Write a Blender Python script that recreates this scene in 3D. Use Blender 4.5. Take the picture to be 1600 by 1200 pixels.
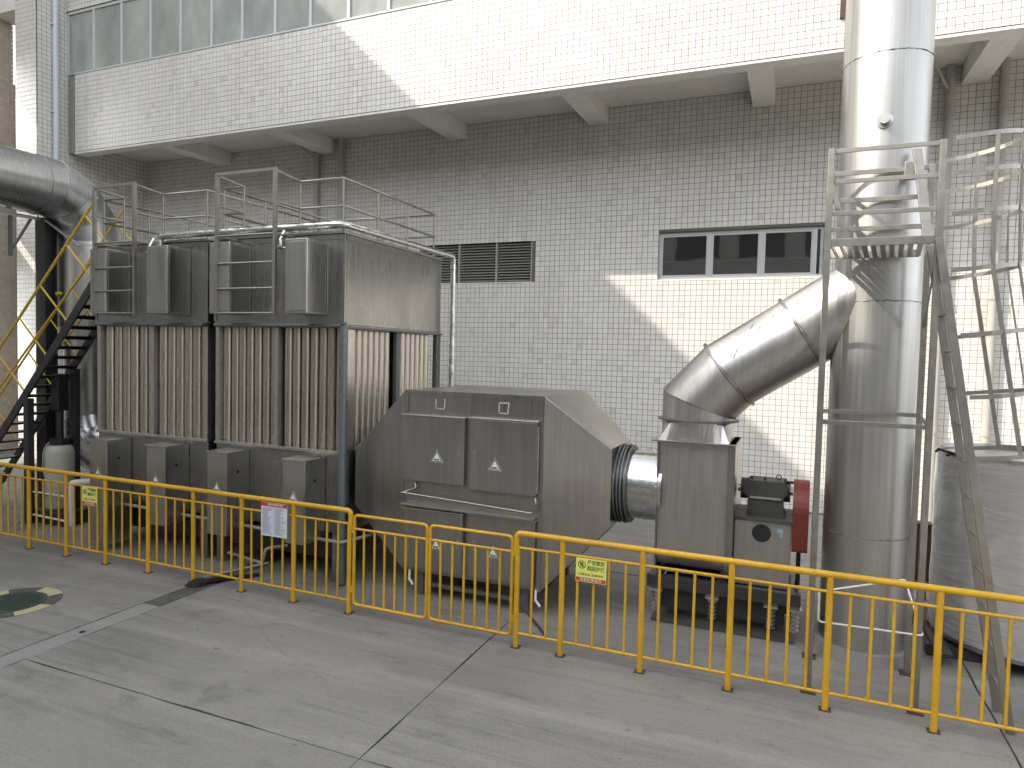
import bpy, bmesh, math, random
from mathutils import Vector, Matrix
random.seed(7)
R = math.radians
scene = bpy.context.scene
for o in list(bpy.data.objects): bpy.data.objects.remove(o)
col = scene.collection

# ------------------------------------------------------------------ camera
cam = bpy.data.objects.new('camera', bpy.data.cameras.new('camera')); col.objects.link(cam)
YAW, PITCH, ROLL = -0.39206, -0.044468, 0.024104
fw = Vector((math.sin(YAW)*math.cos(PITCH), math.cos(YAW)*math.cos(PITCH), math.sin(PITCH)))
rt = Vector((math.cos(YAW), -math.sin(YAW), 0)); up = rt.cross(fw)
rt2 = rt*math.cos(ROLL)+up*math.sin(ROLL); up2 = -rt*math.sin(ROLL)+up*math.cos(ROLL)
m = Matrix((rt2, up2, -fw)).transposed().to_4x4(); m.translation = (0, -12.5317, 2.5965)
cam.matrix_world = m
cam.data.sensor_width = 36; cam.data.lens = 1058.3/1600*36
cam.data.clip_start = .05; cam.data.clip_end = 2000
scene.camera = cam

# ------------------------------------------------------------------ sky, sun, exposure
SUN = Vector((1.40, 1.0, -1.345)).normalized()
world = bpy.data.worlds.new('World'); scene.world = world; world.use_nodes = True
wn = world.node_tree.nodes; wl = world.node_tree.links
sky = wn.new('ShaderNodeTexSky'); sky.sky_type = 'NISHITA'; sky.sun_disc = False
sky.sun_elevation = math.asin(-SUN.z); sky.sun_rotation = math.atan2(-SUN.x, -SUN.y)
sky.air_density = 1.0; sky.dust_density = 2.2; sky.ozone_density = 1.0
bg = wn['Background']; bg.inputs[1].default_value = 0.15
hz_ = wn.new('ShaderNodeHueSaturation'); hz_.inputs['Saturation'].default_value = .16; hz_.inputs['Value'].default_value = 1.08   # hazy, pale sky
wl.new(sky.outputs[0], hz_.inputs['Color']); wl.new(hz_.outputs[0], bg.inputs[0])
sun = bpy.data.objects.new('sun', bpy.data.lights.new('sun', 'SUN')); col.objects.link(sun)
sun.data.energy = 2.0; sun.data.angle = R(0.5); sun.data.color = (1, .90, .75)
sun.rotation_euler = SUN.to_track_quat('-Z', 'Y').to_euler(); sun.location = (-20, -20, 25)
vs = scene.view_settings; vs.view_transform = 'Standard'; vs.look = 'None'; vs.gamma = 1; vs.exposure = 1.60
vs.use_curve_mapping = False
scene.render.engine = 'CYCLES'
cy = scene.cycles; cy.max_bounces = 5; cy.diffuse_bounces = 4; cy.glossy_bounces = 3; cy.transparent_max_bounces = 8; cy.caustics_reflective = False; cy.caustics_refractive = False

# ------------------------------------------------------------------ helpers: objects
def link(o):
    col.objects.link(o); return o
def tag(o, label=None, cat=None, group=None, kind=None):
    if label: o['label'] = label
    if cat: o['category'] = cat
    if group: o['group'] = group
    if kind: o['kind'] = kind
    return o
def thing(name, label, cat, loc=(0, 0, 0), group=None):
    o = bpy.data.objects.new(name, None); o.location = loc; o.empty_display_size = .2
    link(o); tag(o, label, cat, group); return o
def top_of(o):
    while o.parent: o = o.parent
    return o
def adopt(o, parent):
    """o keeps its world placement; every parent chain is pure translation of the top thing"""
    o.parent = parent
    if parent.parent is None and parent.type == 'EMPTY':
        o.matrix_parent_inverse = Matrix.Translation(-parent.location)
    elif parent.parent is not None or parent.type == 'MESH':
        o.matrix_parent_inverse = Matrix.Translation(-Vector(parent.location)) if parent.parent is None else Matrix.Translation(-Vector(parent.location))
    return o

class MB:
    def __init__(s): s.v = []; s.f = []; s.sm = []
    def add(s, vs_, fs, smooth=False):
        n = len(s.v); s.v += [tuple(v) for v in vs_]
        s.f += [tuple(i+n for i in f) for f in fs]; s.sm += [smooth]*len(fs); return s
    def box(s, x0, x1, y0, y1, z0, z1):
        v = [(x, y, z) for z in (z0, z1) for y in (y0, y1) for x in (x0, x1)]
        return s.add(v, [(0, 2, 3, 1), (4, 5, 7, 6), (0, 1, 5, 4), (1, 3, 7, 5), (3, 2, 6, 7), (2, 0, 4, 6)])
    def hexa(s, a, b):
        """two quads (4 pts each, same order) -> closed solid"""
        v = list(a)+list(b)
        return s.add(v, [(0, 1, 2, 3), (7, 6, 5, 4)]+[(i, i+4, (i+1) % 4+4, (i+1) % 4) for i in range(4)])
    def bar(s, a, b, w, h, up_=(0, 0, 1)):
        a, b = Vector(a), Vector(b); d = (b-a).normalized(); u = Vector(up_)
        if abs(d.dot(u)) > .99: u = Vector((0, 1, 0))
        r = d.cross(u).normalized()*w/2; u = r.cross(d).normalized()*h/2
        return s.hexa([a-r-u, a+r-u, a+r+u, a-r+u], [b-r-u, b+r-u, b+r+u, b-r+u])
    def cyl(s, a, b, r, seg=12, r2=None, cap=True):
        return s.sweep([a, b], [r, r if r2 is None else r2], seg, cap)
    def sweep(s, pts, rad, seg=12, cap=True, closed=False, facet=False):
        pts = [Vector(p) for p in pts]; n = len(pts)
        if not isinstance(rad, (list, tuple)): rad = [rad]*n
        dirs = []
        for i in range(n):
            if closed: a, b = pts[i]-pts[i-1], pts[(i+1) % n]-pts[i]
            else:
                a = pts[i]-pts[i-1] if i else pts[1]-pts[0]; b = pts[i+1]-pts[i] if i < n-1 else a
            dirs.append((a.normalized(), b.normalized()))
        t = dirs[0][1]; u = Vector((0, 0, 1)) if abs(t.z) < .9 else Vector((0, 1, 0))
        u = (u-t*u.dot(t)).normalized(); vs_ = []
        for i in range(n):
            a, b = dirs[i]; t = (a+b).normalized(); c = max(.35, t.dot(b))
            u = (u-t*u.dot(t)).normalized(); w = t.cross(u)
            bend = (b-a); bd = bend.normalized() if bend.length > 1e-5 else None
            for k in range(seg):
                an = 2*math.pi*k/seg; o = u*math.cos(an)+w*math.sin(an)
                if bd is not None:
                    e = (bd-t*bd.dot(t)).normalized(); o = o+e*(o.dot(e))*(1/c-1)
                vs_.append(pts[i]+o*rad[i])
        fs = []
        for i in range(n if closed else n-1):
            j = (i+1) % n
            for k in range(seg):
                l = (k+1) % seg; fs.append((i*seg+k, i*seg+l, j*seg+l, j*seg+k))
        if facet:
            for i in range(n-1):
                s.add(vs_[i*seg:(i+2)*seg], [(k, (k+1) % seg, (k+1) % seg+seg, k+seg) for k in range(seg)], True)
        else: s.add(vs_, fs, True)
        if cap and not closed:
            s.add(vs_[:seg], [tuple(range(seg-1, -1, -1))]); s.add(vs_[-seg:], [tuple(range(seg))])
        return s
    def ring(s, c, axis, r, rw, h, seg=40):
        """flat flange ring round axis: inner r, outer r+rw, thickness h"""
        c = Vector(c); t = Vector(axis).normalized(); u = Vector((0, 0, 1)) if abs(t.z) < .9 else Vector((0, 1, 0))
        u = (u-t*u.dot(t)).normalized(); w = t.cross(u); vs_ = []
        for k in range(seg):
            an = 2*math.pi*k/seg; o = u*math.cos(an)+w*math.sin(an)
            for rr, hh in ((r, -h/2), (r+rw, -h/2), (r+rw, h/2), (r, h/2)): vs_.append(c+o*rr+t*hh)
        fs = []
        for k in range(seg):
            l = (k+1) % seg
            for q in range(4): fs.append((k*4+q, l*4+q, l*4+(q+1) % 4, k*4+(q+1) % 4))
        return s.add(vs_, fs)
    def loft(s, A, B, smooth=False, capA=False, capB=False):
        n = len(A); s.add(list(A)+list(B), [(i, (i+1) % n, (i+1) % n+n, i+n) for i in range(n)], smooth)
        if capA: s.add(A, [tuple(range(n-1, -1, -1))])
        if capB: s.add(B, [tuple(range(n))])
        return s
    def prism(s, prof, d0, d1, axis='X'):
        """closed 2D profile extruded along axis (X: (y,z); Y: (x,z); Z: (x,y))"""
        f = {'X': lambda p, d: (d, p[0], p[1]), 'Y': lambda p, d: (p[0], d, p[1]), 'Z': lambda p, d: (p[0], p[1], d)}[axis]
        return s.loft([f(p, d0) for p in prof], [f(p, d1) for p in prof], False, True, True)
    def mesh(s, name, mat, bev=0, seg=2):
        me = bpy.data.meshes.new(name); me.from_pydata(s.v, [], s.f)
        for p, q in zip(me.polygons, s.sm): p.use_smooth = q
        bm = bmesh.new(); bm.from_mesh(me); bmesh.ops.recalc_face_normals(bm, faces=bm.faces)
        if bev:
            ed = [e for e in bm.edges if len(e.link_faces) == 2 and e.calc_face_angle(0) > .5]
            bmesh.ops.bevel(bm, geom=ed, offset=bev, segments=seg, affect='EDGES', profile=.6)
        bm.to_mesh(me); bm.free()
        if mat: me.materials.append(M[mat] if isinstance(mat, str) else mat)
        return me
    def build(s, name, mat, parent=None, bev=0, label=None):
        o = link(bpy.data.objects.new(name, s.mesh(name, mat, bev)))
        if parent is not None: adopt(o, parent)
        if label: o['label'] = label
        return o
def place(name, me, loc, parent, rot=None):
    """one more object sharing mesh data, at a world place"""
    o = link(bpy.data.objects.new(name, me)); o.location = loc
    if rot: o.rotation_euler = rot
    adopt(o, parent); return o
def rounded(pts, r, n=6):
    """polyline with its inner corners rounded"""
    P = [Vector(p) for p in pts]; out = [P[0]]
    for i in range(1, len(P)-1):
        a = (P[i-1]-P[i]); b = (P[i+1]-P[i]); rr = min(r, a.length*.49, b.length*.49)
        A = P[i]+a.normalized()*rr; B = P[i]+b.normalized()*rr
        for k in range(n+1):
            t = k/n; out.append(A*(1-t)**2+P[i]*2*t*(1-t)+B*t*t)
    return out+[P[-1]]

# ------------------------------------------------------------------ helpers: materials
M = {}
def mat(name):
    m_ = bpy.data.materials.new(name); m_.use_nodes = True; M[name] = m_
    nt = m_.node_tree; return m_, nt, nt.nodes['Principled BSDF']
def N(nt, typ, **kw):
    n = nt.nodes.new(typ)
    for k, v in kw.items():
        if k in n.inputs: n.inputs[k].default_value = v
        else: setattr(n, k, v)
    return n
def coords(nt, scale=(1, 1, 1), which='Object'):
    tc = N(nt, 'ShaderNodeTexCoord'); mp = N(nt, 'ShaderNodeMapping'); mp.inputs['Scale'].default_value = scale
    nt.links.new(tc.outputs[which], mp.inputs['Vector']); return mp.outputs['Vector']
def noise(nt, scale, sc3=(1, 1, 1), detail=4, rough=.55, dist=0):
    n = N(nt, 'ShaderNodeTexNoise'); n.inputs['Scale'].default_value = scale; n.inputs['Detail'].default_value = detail
    n.inputs['Roughness'].default_value = rough; n.inputs['Distortion'].default_value = dist
    nt.links.new(coords(nt, sc3), n.inputs['Vector']); return n.outputs['Fac']
def ramp(nt, fac, stops):
    r = N(nt, 'ShaderNodeValToRGB'); e = r.color_ramp.elements
    while len(e) < len(stops): e.new(.5)
    for q, (p, c) in zip(e, stops):
        q.position = p; q.color = (*c, 1) if len(c) == 3 else c
    nt.links.new(fac, r.inputs['Fac']); return r.outputs['Color']
def g(v): return (v, v, v)
def mixc(nt, a, b, fac, mode='MIX'):
    x = N(nt, 'ShaderNodeMix', data_type='RGBA', blend_type=mode)
    for sock, val in ((x.inputs[6], a), (x.inputs[7], b), (x.inputs[0], fac)):
        if isinstance(val, bpy.types.NodeSocket): nt.links.new(val, sock)
        elif isinstance(val, (tuple, list)): sock.default_value = (*val, 1)
        else: sock.default_value = val
    return x.outputs[2]
def bump(nt, fac, strength, dist=.02, prev=None):
    b = N(nt, 'ShaderNodeBump'); b.inputs['Strength'].default_value = strength; b.inputs['Distance'].default_value = dist
    nt.links.new(fac, b.inputs['Height'])
    if prev is not None: nt.links.new(prev, b.inputs['Normal'])
    return b.outputs['Normal']

def steel(name, base, rlo, rhi, streak=(14, 14, .7), dirt=.5, dirtcol=(.16, .14, .12), wav=.25, metallic=1.0):
    m_, nt, p = mat(name); L = nt.links
    st = noise(nt, 2.2, streak, 3, .5); bl = noise(nt, 1.3, (1, 1, .6), 3, .6, .3); fine = noise(nt, 9, (1, 1, .25), 2, .5)
    c = mixc(nt, tuple(x*.88 for x in base), base, ramp(nt, st, [(.35, g(0)), (.65, g(1))]))
    dm = ramp(nt, mixc(nt, bl, fine, .25), [(.40, g(0)), (.78, g(dirt))])
    L.new(mixc(nt, c, dirtcol, dm), p.inputs['Base Color'])
    r = ramp(nt, mixc(nt, st, bl, .65), [(.3, g(rlo)), (.7, g(rhi))]); L.new(r, p.inputs['Roughness'])
    mm = ramp(nt, dm, [(0, g(metallic)), (1, g(metallic*.35))]); L.new(mm, p.inputs['Metallic'])
    n1 = bump(nt, noise(nt, 1.3, (1, 1, .8), 1, .4), wav*.6, .05); n2 = bump(nt, st, .002, .002, n1)
    L.new(n2, p.inputs['Normal']); return m_
steel('steel_box', (.385, .38, .37), .22, .38, dirt=.32, dirtcol=(.11, .10, .09), wav=.12)
steel('steel_cone', (.42, .41, .395), .26, .42, dirt=.5, wav=.16)
steel('steel_duct', (.57, .56, .545), .26, .44, dirt=.34, wav=.22)
steel('steel_stack', (.54, .54, .53), .32, .46, streak=(18, 18, .35), dirt=.18, wav=.10)
steel('steel_tube', (.56, .51, .44), .22, .34, streak=(30, 30, 1), dirt=.30, dirtcol=(.28, .23, .18), wav=.012)
steel('steel_rail', (.60, .59, .56), .26, .42, streak=(6, 6, 6), dirt=.35, wav=.02)
steel('steel_grey_duct', (.46, .48, .50), .24, .42, dirt=.35, wav=.15)
steel('steel_galv', (.40, .385, .355), .34, .52, streak=(6, 6, 6), dirt=.45, dirtcol=(.20, .18, .15), wav=.02)
steel('fan_steel', (.58, .57, .55), .26, .42, dirt=.5, wav=.16)
steel('foil', (.70, .71, .72), .16, .38, streak=(9, 9, 9), dirt=.2, wav=.9)
steel('cabinet_steel', (.52, .52, .50), .26, .42, dirt=.4, wav=.10)

def paint(name, c, rough=.4, var=.15, spec=.5, dirt=0, dirtcol=(.1, .08, .06), sc=4, met=0, bmp=.05):
    m_, nt, p = mat(name); L = nt.links
    n = noise(nt, sc, (1, 1, 1), 3, .6); n2 = noise(nt, sc*6, (1, 1, .6), 2, .65)
    a = mixc(nt, tuple(x*(1-var) for x in c), tuple(min(1, x*(1+var*.6)) for x in c), n)
    if dirt: a = mixc(nt, a, dirtcol, ramp(nt, mixc(nt, n, n2, .5), [(.5, g(0)), (.72, g(dirt))]))
    L.new(a, p.inputs['Base Color']); p.inputs['Metallic'].default_value = met
    L.new(ramp(nt, n2, [(.3, g(max(.05, rough-.1))), (.7, g(min(1, rough+.12)))]), p.inputs['Roughness'])
    p.inputs['Specular IOR Level'].default_value = spec
    if bmp: L.new(bump(nt, n2, bmp, .004), p.inputs['Normal'])
    return m_
paint('yellow_paint', (.70, .40, .014), .40, .16, .5, .6, (.36, .17, .03), 7)
def chips(name, col_):
    nt = M[name].node_tree; p = nt.nodes['Principled BSDF']; old = p.inputs['Base Color'].links[0].from_socket
    ge = N(nt, 'ShaderNodeNewGeometry'); v = N(nt, 'ShaderNodeTexNoise'); v.inputs['Scale'].default_value = 26; v.inputs['Detail'].default_value = 4; v.inputs['Roughness'].default_value = .65
    nt.links.new(ge.outputs['Position'], v.inputs['Vector'])
    w = N(nt, 'ShaderNodeTexNoise'); w.inputs['Scale'].default_value = 2.3; nt.links.new(ge.outputs['Position'], w.inputs['Vector'])
    a_ = mixc(nt, old, tuple(x*.72 for x in (.70, .40, .014)), ramp(nt, w.outputs['Fac'], [(.40, g(0)), (.65, g(.7))]))
    nt.links.new(mixc(nt, a_, col_, ramp(nt, v.outputs['Fac'], [(.68, g(0)), (.71, g(.9))])), p.inputs['Base Color'])
chips('yellow_paint', (.10, .055, .03))
paint('stair_yellow', (.66, .46, .05), .42, .12, .5, .3, (.30, .2, .05), 6)
paint('dark_steel', (.030, .032, .036), .42, .3, .5, .3, (.09, .07, .05), 5)
paint('teal_pipe', (.17, .20, .21), .34, .2, .5, .4, (.10, .09, .08), 5, .4)
paint('grey_post', (.14, .145, .15), .45, .25, .5, .5, (.07, .06, .05), 5, .3)
paint('plaster', (.80, .785, .75), .85, .10, .2, .25, (.36, .34, .31), 1.6)
paint('render_grey', (.54, .525, .49), .8, .12, .2, .3, (.18, .17, .16), 1.2)
paint('grout', (.16, .148, .128), .9, .25, .2)
paint('white_frame', (.56, .575, .58), .35, .05, .5, .15, (.4, .39, .37), 8)
paint('louver_grey', (.36, .35, .325), .5, .15, .4, .35, (.12, .11, .10), 6)
paint('unlit_dark', (.035, .035, .038), .9, .2, .1)  # near-black colour standing for the shade of unlit spaces
paint('room_wall', (.72, .76, .72), .8, .1, .2)
paint('curtain', (.74, .82, .82), .8, .06, .2)
paint('downpipe', (.46, .44, .41), .5, .10, .4, .3, (.28, .26, .23), 3)
paint('pale_pipe', (.62, .66, .69), .45, .06, .4, .15, (.45, .46, .46), 3)
paint('red_guard', (.20, .036, .026), .42, .2, .5, .35, (.12, .03, .02), 6)
paint('cast_iron', (.072, .072, .066), .55, .35, .4, .35, (.12, .10, .08), 12)
paint('green_cast', (.034, .058, .046), .55, .35, .4, .4, (.05, .06, .05), 20)
paint('road_yellow', (.46, .42, .26), .8, .15, .2, .6, (.27, .26, .24), 14)
paint('road_black', (.09, .09, .088), .8, .2, .2, .5, (.2, .2, .19), 14)
paint('plastic_tank', (.42, .44, .36), .42, .08, .5, .2, (.3, .3, .25), 5)
paint('black_plastic', (.018, .018, .02), .4, .2, .5)
paint('grey_pvc', (.34, .34, .33), .5, .1, .4, .4, (.2, .19, .18), 8)
paint('white_plastic', (.75, .76, .74), .45, .05, .5, .2, (.45, .44, .40), 8)
paint('rust_box', (.085, .055, .045), .6, .3, .3, .4, (.16, .08, .04), 10)
paint('sign_yellow', (.76, .78, .17), .45, .05, .4, .15, (.5, .5, .25), 12)
paint('sign_red', (.50, .06, .05), .45, .08, .4)
paint('sign_green_text', (.03, .12, .03), .5, .05, .4)
paint('sign_ink', (.04, .035, .03), .5, .05, .4)
paint('sign_white', (.78, .78, .78), .4, .03, .5)
paint('board_white', (.66, .68, .74), .35, .06, .5)
paint('board_print', (.34, .36, .44), .5, .1, .4)
paint('chalk', (.55, .54, .52), .9, .2, .1)
paint('rag_dark', (.035, .034, .034), .95, .3, .1, sc=15)
paint('wing_warm_shade', (.50, .47, .41), .6, .1, .3)  # pale wing wall, warm shade mixed into its colour

# glazed wall tiles: each tile its own tone
def tilemat(name, lo, hi):
    m_, nt, p = mat(name); L = nt.links
    ge = N(nt, 'ShaderNodeNewGeometry'); oi = N(nt, 'ShaderNodeObjectInfo')
    ad = N(nt, 'ShaderNodeMath', operation='ADD'); L.new(ge.outputs['Random Per Island'], ad.inputs[0]); L.new(oi.outputs['Random'], ad.inputs[1])
    fr = N(nt, 'ShaderNodeMath', operation='FRACT'); L.new(ad.outputs[0], fr.inputs[0])
    c = ramp(nt, fr.outputs[0], [(0, tuple(x*.86 for x in lo)), (.035, lo), (.75, tuple((a+b)/2*1.03 for a, b in zip(lo, hi))), (1, hi)])
    tc = N(nt, 'ShaderNodeTexCoord'); 
    big = N(nt, 'ShaderNodeTexNoise'); big.inputs['Scale'].default_value = .8; big.inputs['Detail'].default_value = 3
    L.new(ge.outputs['Position'], big.inputs['Vector'])
    st = N(nt, 'ShaderNodeTexNoise'); st.inputs['Scale'].default_value = 2.5; st.inputs['Detail'].default_value = 3
    mp = N(nt, 'ShaderNodeMapping'); mp.inputs['Scale'].default_value = (2.2, 2.2, .22); L.new(ge.outputs['Position'], mp.inputs['Vector']); L.new(mp.outputs[0], st.inputs['Vector'])
    dm = ramp(nt, mixc(nt, big.outputs['Fac'], st.outputs['Fac'], .5), [(.48, g(0)), (.76, g(.36))])
    L.new(mixc(nt, c, (.45, .42, .37), dm), p.inputs['Base Color'])
    L.new(ramp(nt, fr.outputs[0], [(0, g(.38)), (1, g(.50))]), p.inputs['Roughness'])
    fine = N(nt, 'ShaderNodeTexNoise'); fine.inputs['Scale'].default_value = 14; L.new(ge.outputs['Position'], fine.inputs['Vector'])
    L.new(bump(nt, fine.outputs['Fac'], .04, .01), p.inputs['Normal'])
    return m_
tilemat('tile_white', (.68, .665, .63), (.735, .72, .685))
tilemat('tile_warm_shade', (.50, .44, .36), (.60, .53, .44))  # white tile with warm bounce light and shade put into the colour

# concrete yard
m_, nt, p = mat('concrete'); L = nt.links
a = noise(nt, .55, (1, 1, 1), 5, .62, .4); b = noise(nt, 3.2, (.6, 1.4, 1), 5, .68, .2); c = noise(nt, 42, (1, 1, 1), 3, .7)
tr = noise(nt, 1.1, (.22, 3.2, 1), 4, .62, .5); sp = noise(nt, 9, (1, 1, 1), 2, .5)
tr2 = noise(nt, 2.6, (.16, 4.5, 1), 4, .68, .3)
cc = ramp(nt, a, [(.28, (.185, .181, .168)), (.5, (.235, .229, .212)), (.72, (.282, .273, .251))])
cc = mixc(nt, cc, (.36, .35, .325), ramp(nt, tr, [(.50, g(0)), (.74, g(.55))]))
cc = mixc(nt, cc, (.11, .108, .103), ramp(nt, tr2, [(.54, g(0)), (.74, g(.5))]))
cc = mixc(nt, cc, (.10, .098, .093), ramp(nt, b, [(.55, g(0)), (.74, g(.45))]))
cc = mixc(nt, cc, (.065, .064, .062), ramp(nt, sp, [(.71, g(0)), (.76, g(.5))]))
cc = mixc(nt, cc, tuple([.55]*3), ramp(nt, c, [(.32, g(.42)), (.60, g(0))]), 'MULTIPLY')
vo = N(nt, 'ShaderNodeTexVoronoi', feature='DISTANCE_TO_EDGE'); vo.inputs['Scale'].default_value = .42
dn = N(nt, 'ShaderNodeTexNoise'); dn.inputs['Scale'].default_value = 1.6; dn.inputs['Detail'].default_value = 5; L.new(coords(nt), dn.inputs['Vector'])
L.new(mixc(nt, coords(nt), dn.outputs['Color'], .22), vo.inputs['Vector'])
crk = N(nt, 'ShaderNodeMath', operation='MULTIPLY'); L.new(ramp(nt, vo.outputs['Distance'], [(0, g(1)), (.0035, g(0))]), crk.inputs[0]); L.new(ramp(nt, a, [(.50, g(0)), (.60, g(.25))]), crk.inputs[1])
cc = mixc(nt, cc, (.06, .058, .055), crk.outputs[0])
oil = noise(nt, .9, (1, 1, 1), 3, .5, .6); cc = mixc(nt, cc, (.075, .072, .068), ramp(nt, oil, [(.66, g(0)), (.74, g(.5))]))
L.new(cc, p.inputs['Base Color']); L.new(ramp(nt, b, [(.3, g(.62)), (.7, g(.86))]), p.inputs['Roughness'])
n1 = bump(nt, b, .10, .02); L.new(bump(nt, c, .22, .006, n1), p.inputs['Normal'])
paint('patch_concrete', (.27, .268, .258), .85, .22, .2, .4, (.27, .27, .26), 3)
paint('patch_dark', (.095, .094, .09), .85, .25, .2, .4, (.22, .22, .21), 3)
paint('joint_fill', (.055, .052, .048), .95, .3, .1)

# glass
def glass(name, tint, refl=1.0, rough=.02, base=.05, dust_haze=0):
    m_ = bpy.data.materials.new(name); m_.use_nodes = True; M[name] = m_; nt = m_.node_tree; nt.nodes.clear(); L = nt.links
    out = N(nt, 'ShaderNodeOutputMaterial'); mx = N(nt, 'ShaderNodeMixShader'); t = N(nt, 'ShaderNodeBsdfTransparent'); gl = N(nt, 'ShaderNodeBsdfGlossy')
    t.inputs[0].default_value = (*tint, 1); gl.inputs['Roughness'].default_value = rough
    fr = N(nt, 'ShaderNodeFresnel'); fr.inputs[0].default_value = 1.5
    mu = N(nt, 'ShaderNodeMath', operation='MULTIPLY_ADD'); mu.inputs[1].default_value = refl; mu.inputs[2].default_value = base; L.new(fr.outputs[0], mu.inputs[0])
    L.new(mu.outputs[0], mx.inputs[0]); L.new(t.outputs[0], mx.inputs[1]); L.new(gl.outputs[0], mx.inputs[2])
    df = N(nt, 'ShaderNodeBsdfDiffuse'); df.inputs[0].default_value = (.62, .66, .63, 1); m2 = N(nt, 'ShaderNodeMixShader')  # pale dust veil, strengthened to put brightness into the panes
    L.new(ramp(nt, noise(nt, 1.1, (1, 1, .5), 4, .6), [(.3, g(dust_haze*.6)), (.7, g(dust_haze*1.3))]), m2.inputs[0])
    L.new(mx.outputs[0], m2.inputs[1]); L.new(df.outputs[0], m2.inputs[2]); L.new(m2.outputs[0], out.inputs[0])
    tc = N(nt, 'ShaderNodeTexNoise'); tc.inputs['Scale'].default_value = 1.3; L.new(coords(nt), tc.inputs['Vector'])
    L.new(bump(nt, tc.outputs['Fac'], .08, .02), gl.inputs['Normal'])
glass('glass_clear', (.88, .93, .90), 1.2, .02, .16, .46); glass('glass_dark', (.35, .40, .38), .8, .02, .10, .04)
m_, nt, p = mat('stretch_film'); L = nt.links
v = N(nt, 'ShaderNodeTexNoise'); v.inputs['Scale'].default_value = 2.2; v.inputs['Detail'].default_value = 4; v.inputs['Roughness'].default_value = .55; v.inputs['Distortion'].default_value = 2.2
L.new(coords(nt, (.7, .7, 3.2)), v.inputs['Vector'])
n1 = bump(nt, v.outputs['Fac'], .30, .03); L.new(n1, p.inputs['Normal'])
L.new(ramp(nt, v.outputs['Fac'], [(.3, (.52, .52, .53)), (.7, (.66, .66, .66))]), p.inputs['Base Color'])
p.inputs['Roughness'].default_value = .22; p.inputs['Coat Weight'].default_value = .6; p.inputs['Coat Roughness'].default_value = .06; p.inputs['Metallic'].default_value = .55
m_, nt, p = mat('lamp_tube'); p.inputs['Emission Color'].default_value = (.95, 1, 1, 1); p.inputs['Emission Strength'].default_value = 14

# ------------------------------------------------------------------ tiled wall builders
TP, TG = .1, .0062        # tile pitch, joint
def tile_mesh(name, matn):
    h = (TP-TG)/2; e = .0012; d = .003
    v = [(-h, 0, -h), (h, 0, -h), (h, 0, h), (-h, 0, h), (-h+e, -d, -h+e), (h-e, -d, -h+e), (h-e, -d, h-e), (-h+e, -d, h-e)]
    mb = MB(); mb.add(v, [(4, 5, 6, 7), (0, 1, 5, 4), (1, 2, 6, 5), (2, 3, 7, 6), (3, 0, 4, 7)])
    return mb.mesh(name, matn)
def tiles(parent, frame, u0, u1, w0, w1, holes=(), single=None, matn='tile_white', name='tile'):
    """tiles on a vertical face. frame(u,w,d)->world; u along, w up, d outwards. single=(u0,u1,w0,w1): these become objects"""
    nu = int(round((u1-u0)/TP)); nw = int(round((w1-w0)/TP)); h = (TP-TG)/2; e = .0012; d = .003
    V = []; F = []; me = None; cnt = 0
    for j in range(nw):
        for i in range(nu):
            cu = u0+(i+.5)*TP; cw = w0+(j+.5)*TP
            if any(a-.03 < cu < b+.03 and c_-.03 < cw < d_+.03 for a, b, c_, d_ in holes): continue
            if single and single[0] < cu < single[1] and single[2] < cw < single[3] and cnt < 300:
                if me is None: me = tile_mesh(name, matn)
                place(name, me, frame(cu, cw, 0), parent); cnt += 1; continue
            jx = random.uniform(-.0009, .0009); jd = random.uniform(0, .0005); jt = random.uniform(-.00012, .00012)
            n = len(V)
            q = ((-h, -h), (h, -h), (h, h), (-h, h))
            V += [frame(cu+a+jx, cw+b, 0) for a, b in q]
            V += [frame(cu+a*(1-e/h)+jx, cw+b*(1-e/h), d+jd+(jt if a > 0 else -jt)) for a, b in q]
            F += [(n+4, n+5, n+6, n+7), (n, n+1, n+5, n+4), (n+1, n+2, n+6, n+5), (n+2, n+3, n+7, n+6), (n+3, n, n+4, n+7)]
    me2 = bpy.data.meshes.new(name+'_field'); me2.from_pydata(V, [], F); me2.materials.append(M[matn])
    o = link(bpy.data.objects.new(name+'_field', me2)); adopt(o, parent); o['kind'] = 'stuff'
    return o
def wall_pieces(mb, x0, x1, z0, z1, y0, y1, holes):
    """solid wall in the XZ plane with rectangular openings"""
    xs = sorted({x0, x1, *[h[0] for h in holes], *[h[1] for h in holes]})
    for a, b in zip(xs, xs[1:]):
        hs = sorted([h for h in holes if h[0] <= a+1e-6 and h[1] >= b-1e-6], key=lambda h: h[2]); z = z0
        for h in hs:
            mb.box(a, b, y0, y1, z, h[2]); z = h[3]
        mb.box(a, b, y0, y1, z, z1)
    return mb

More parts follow.
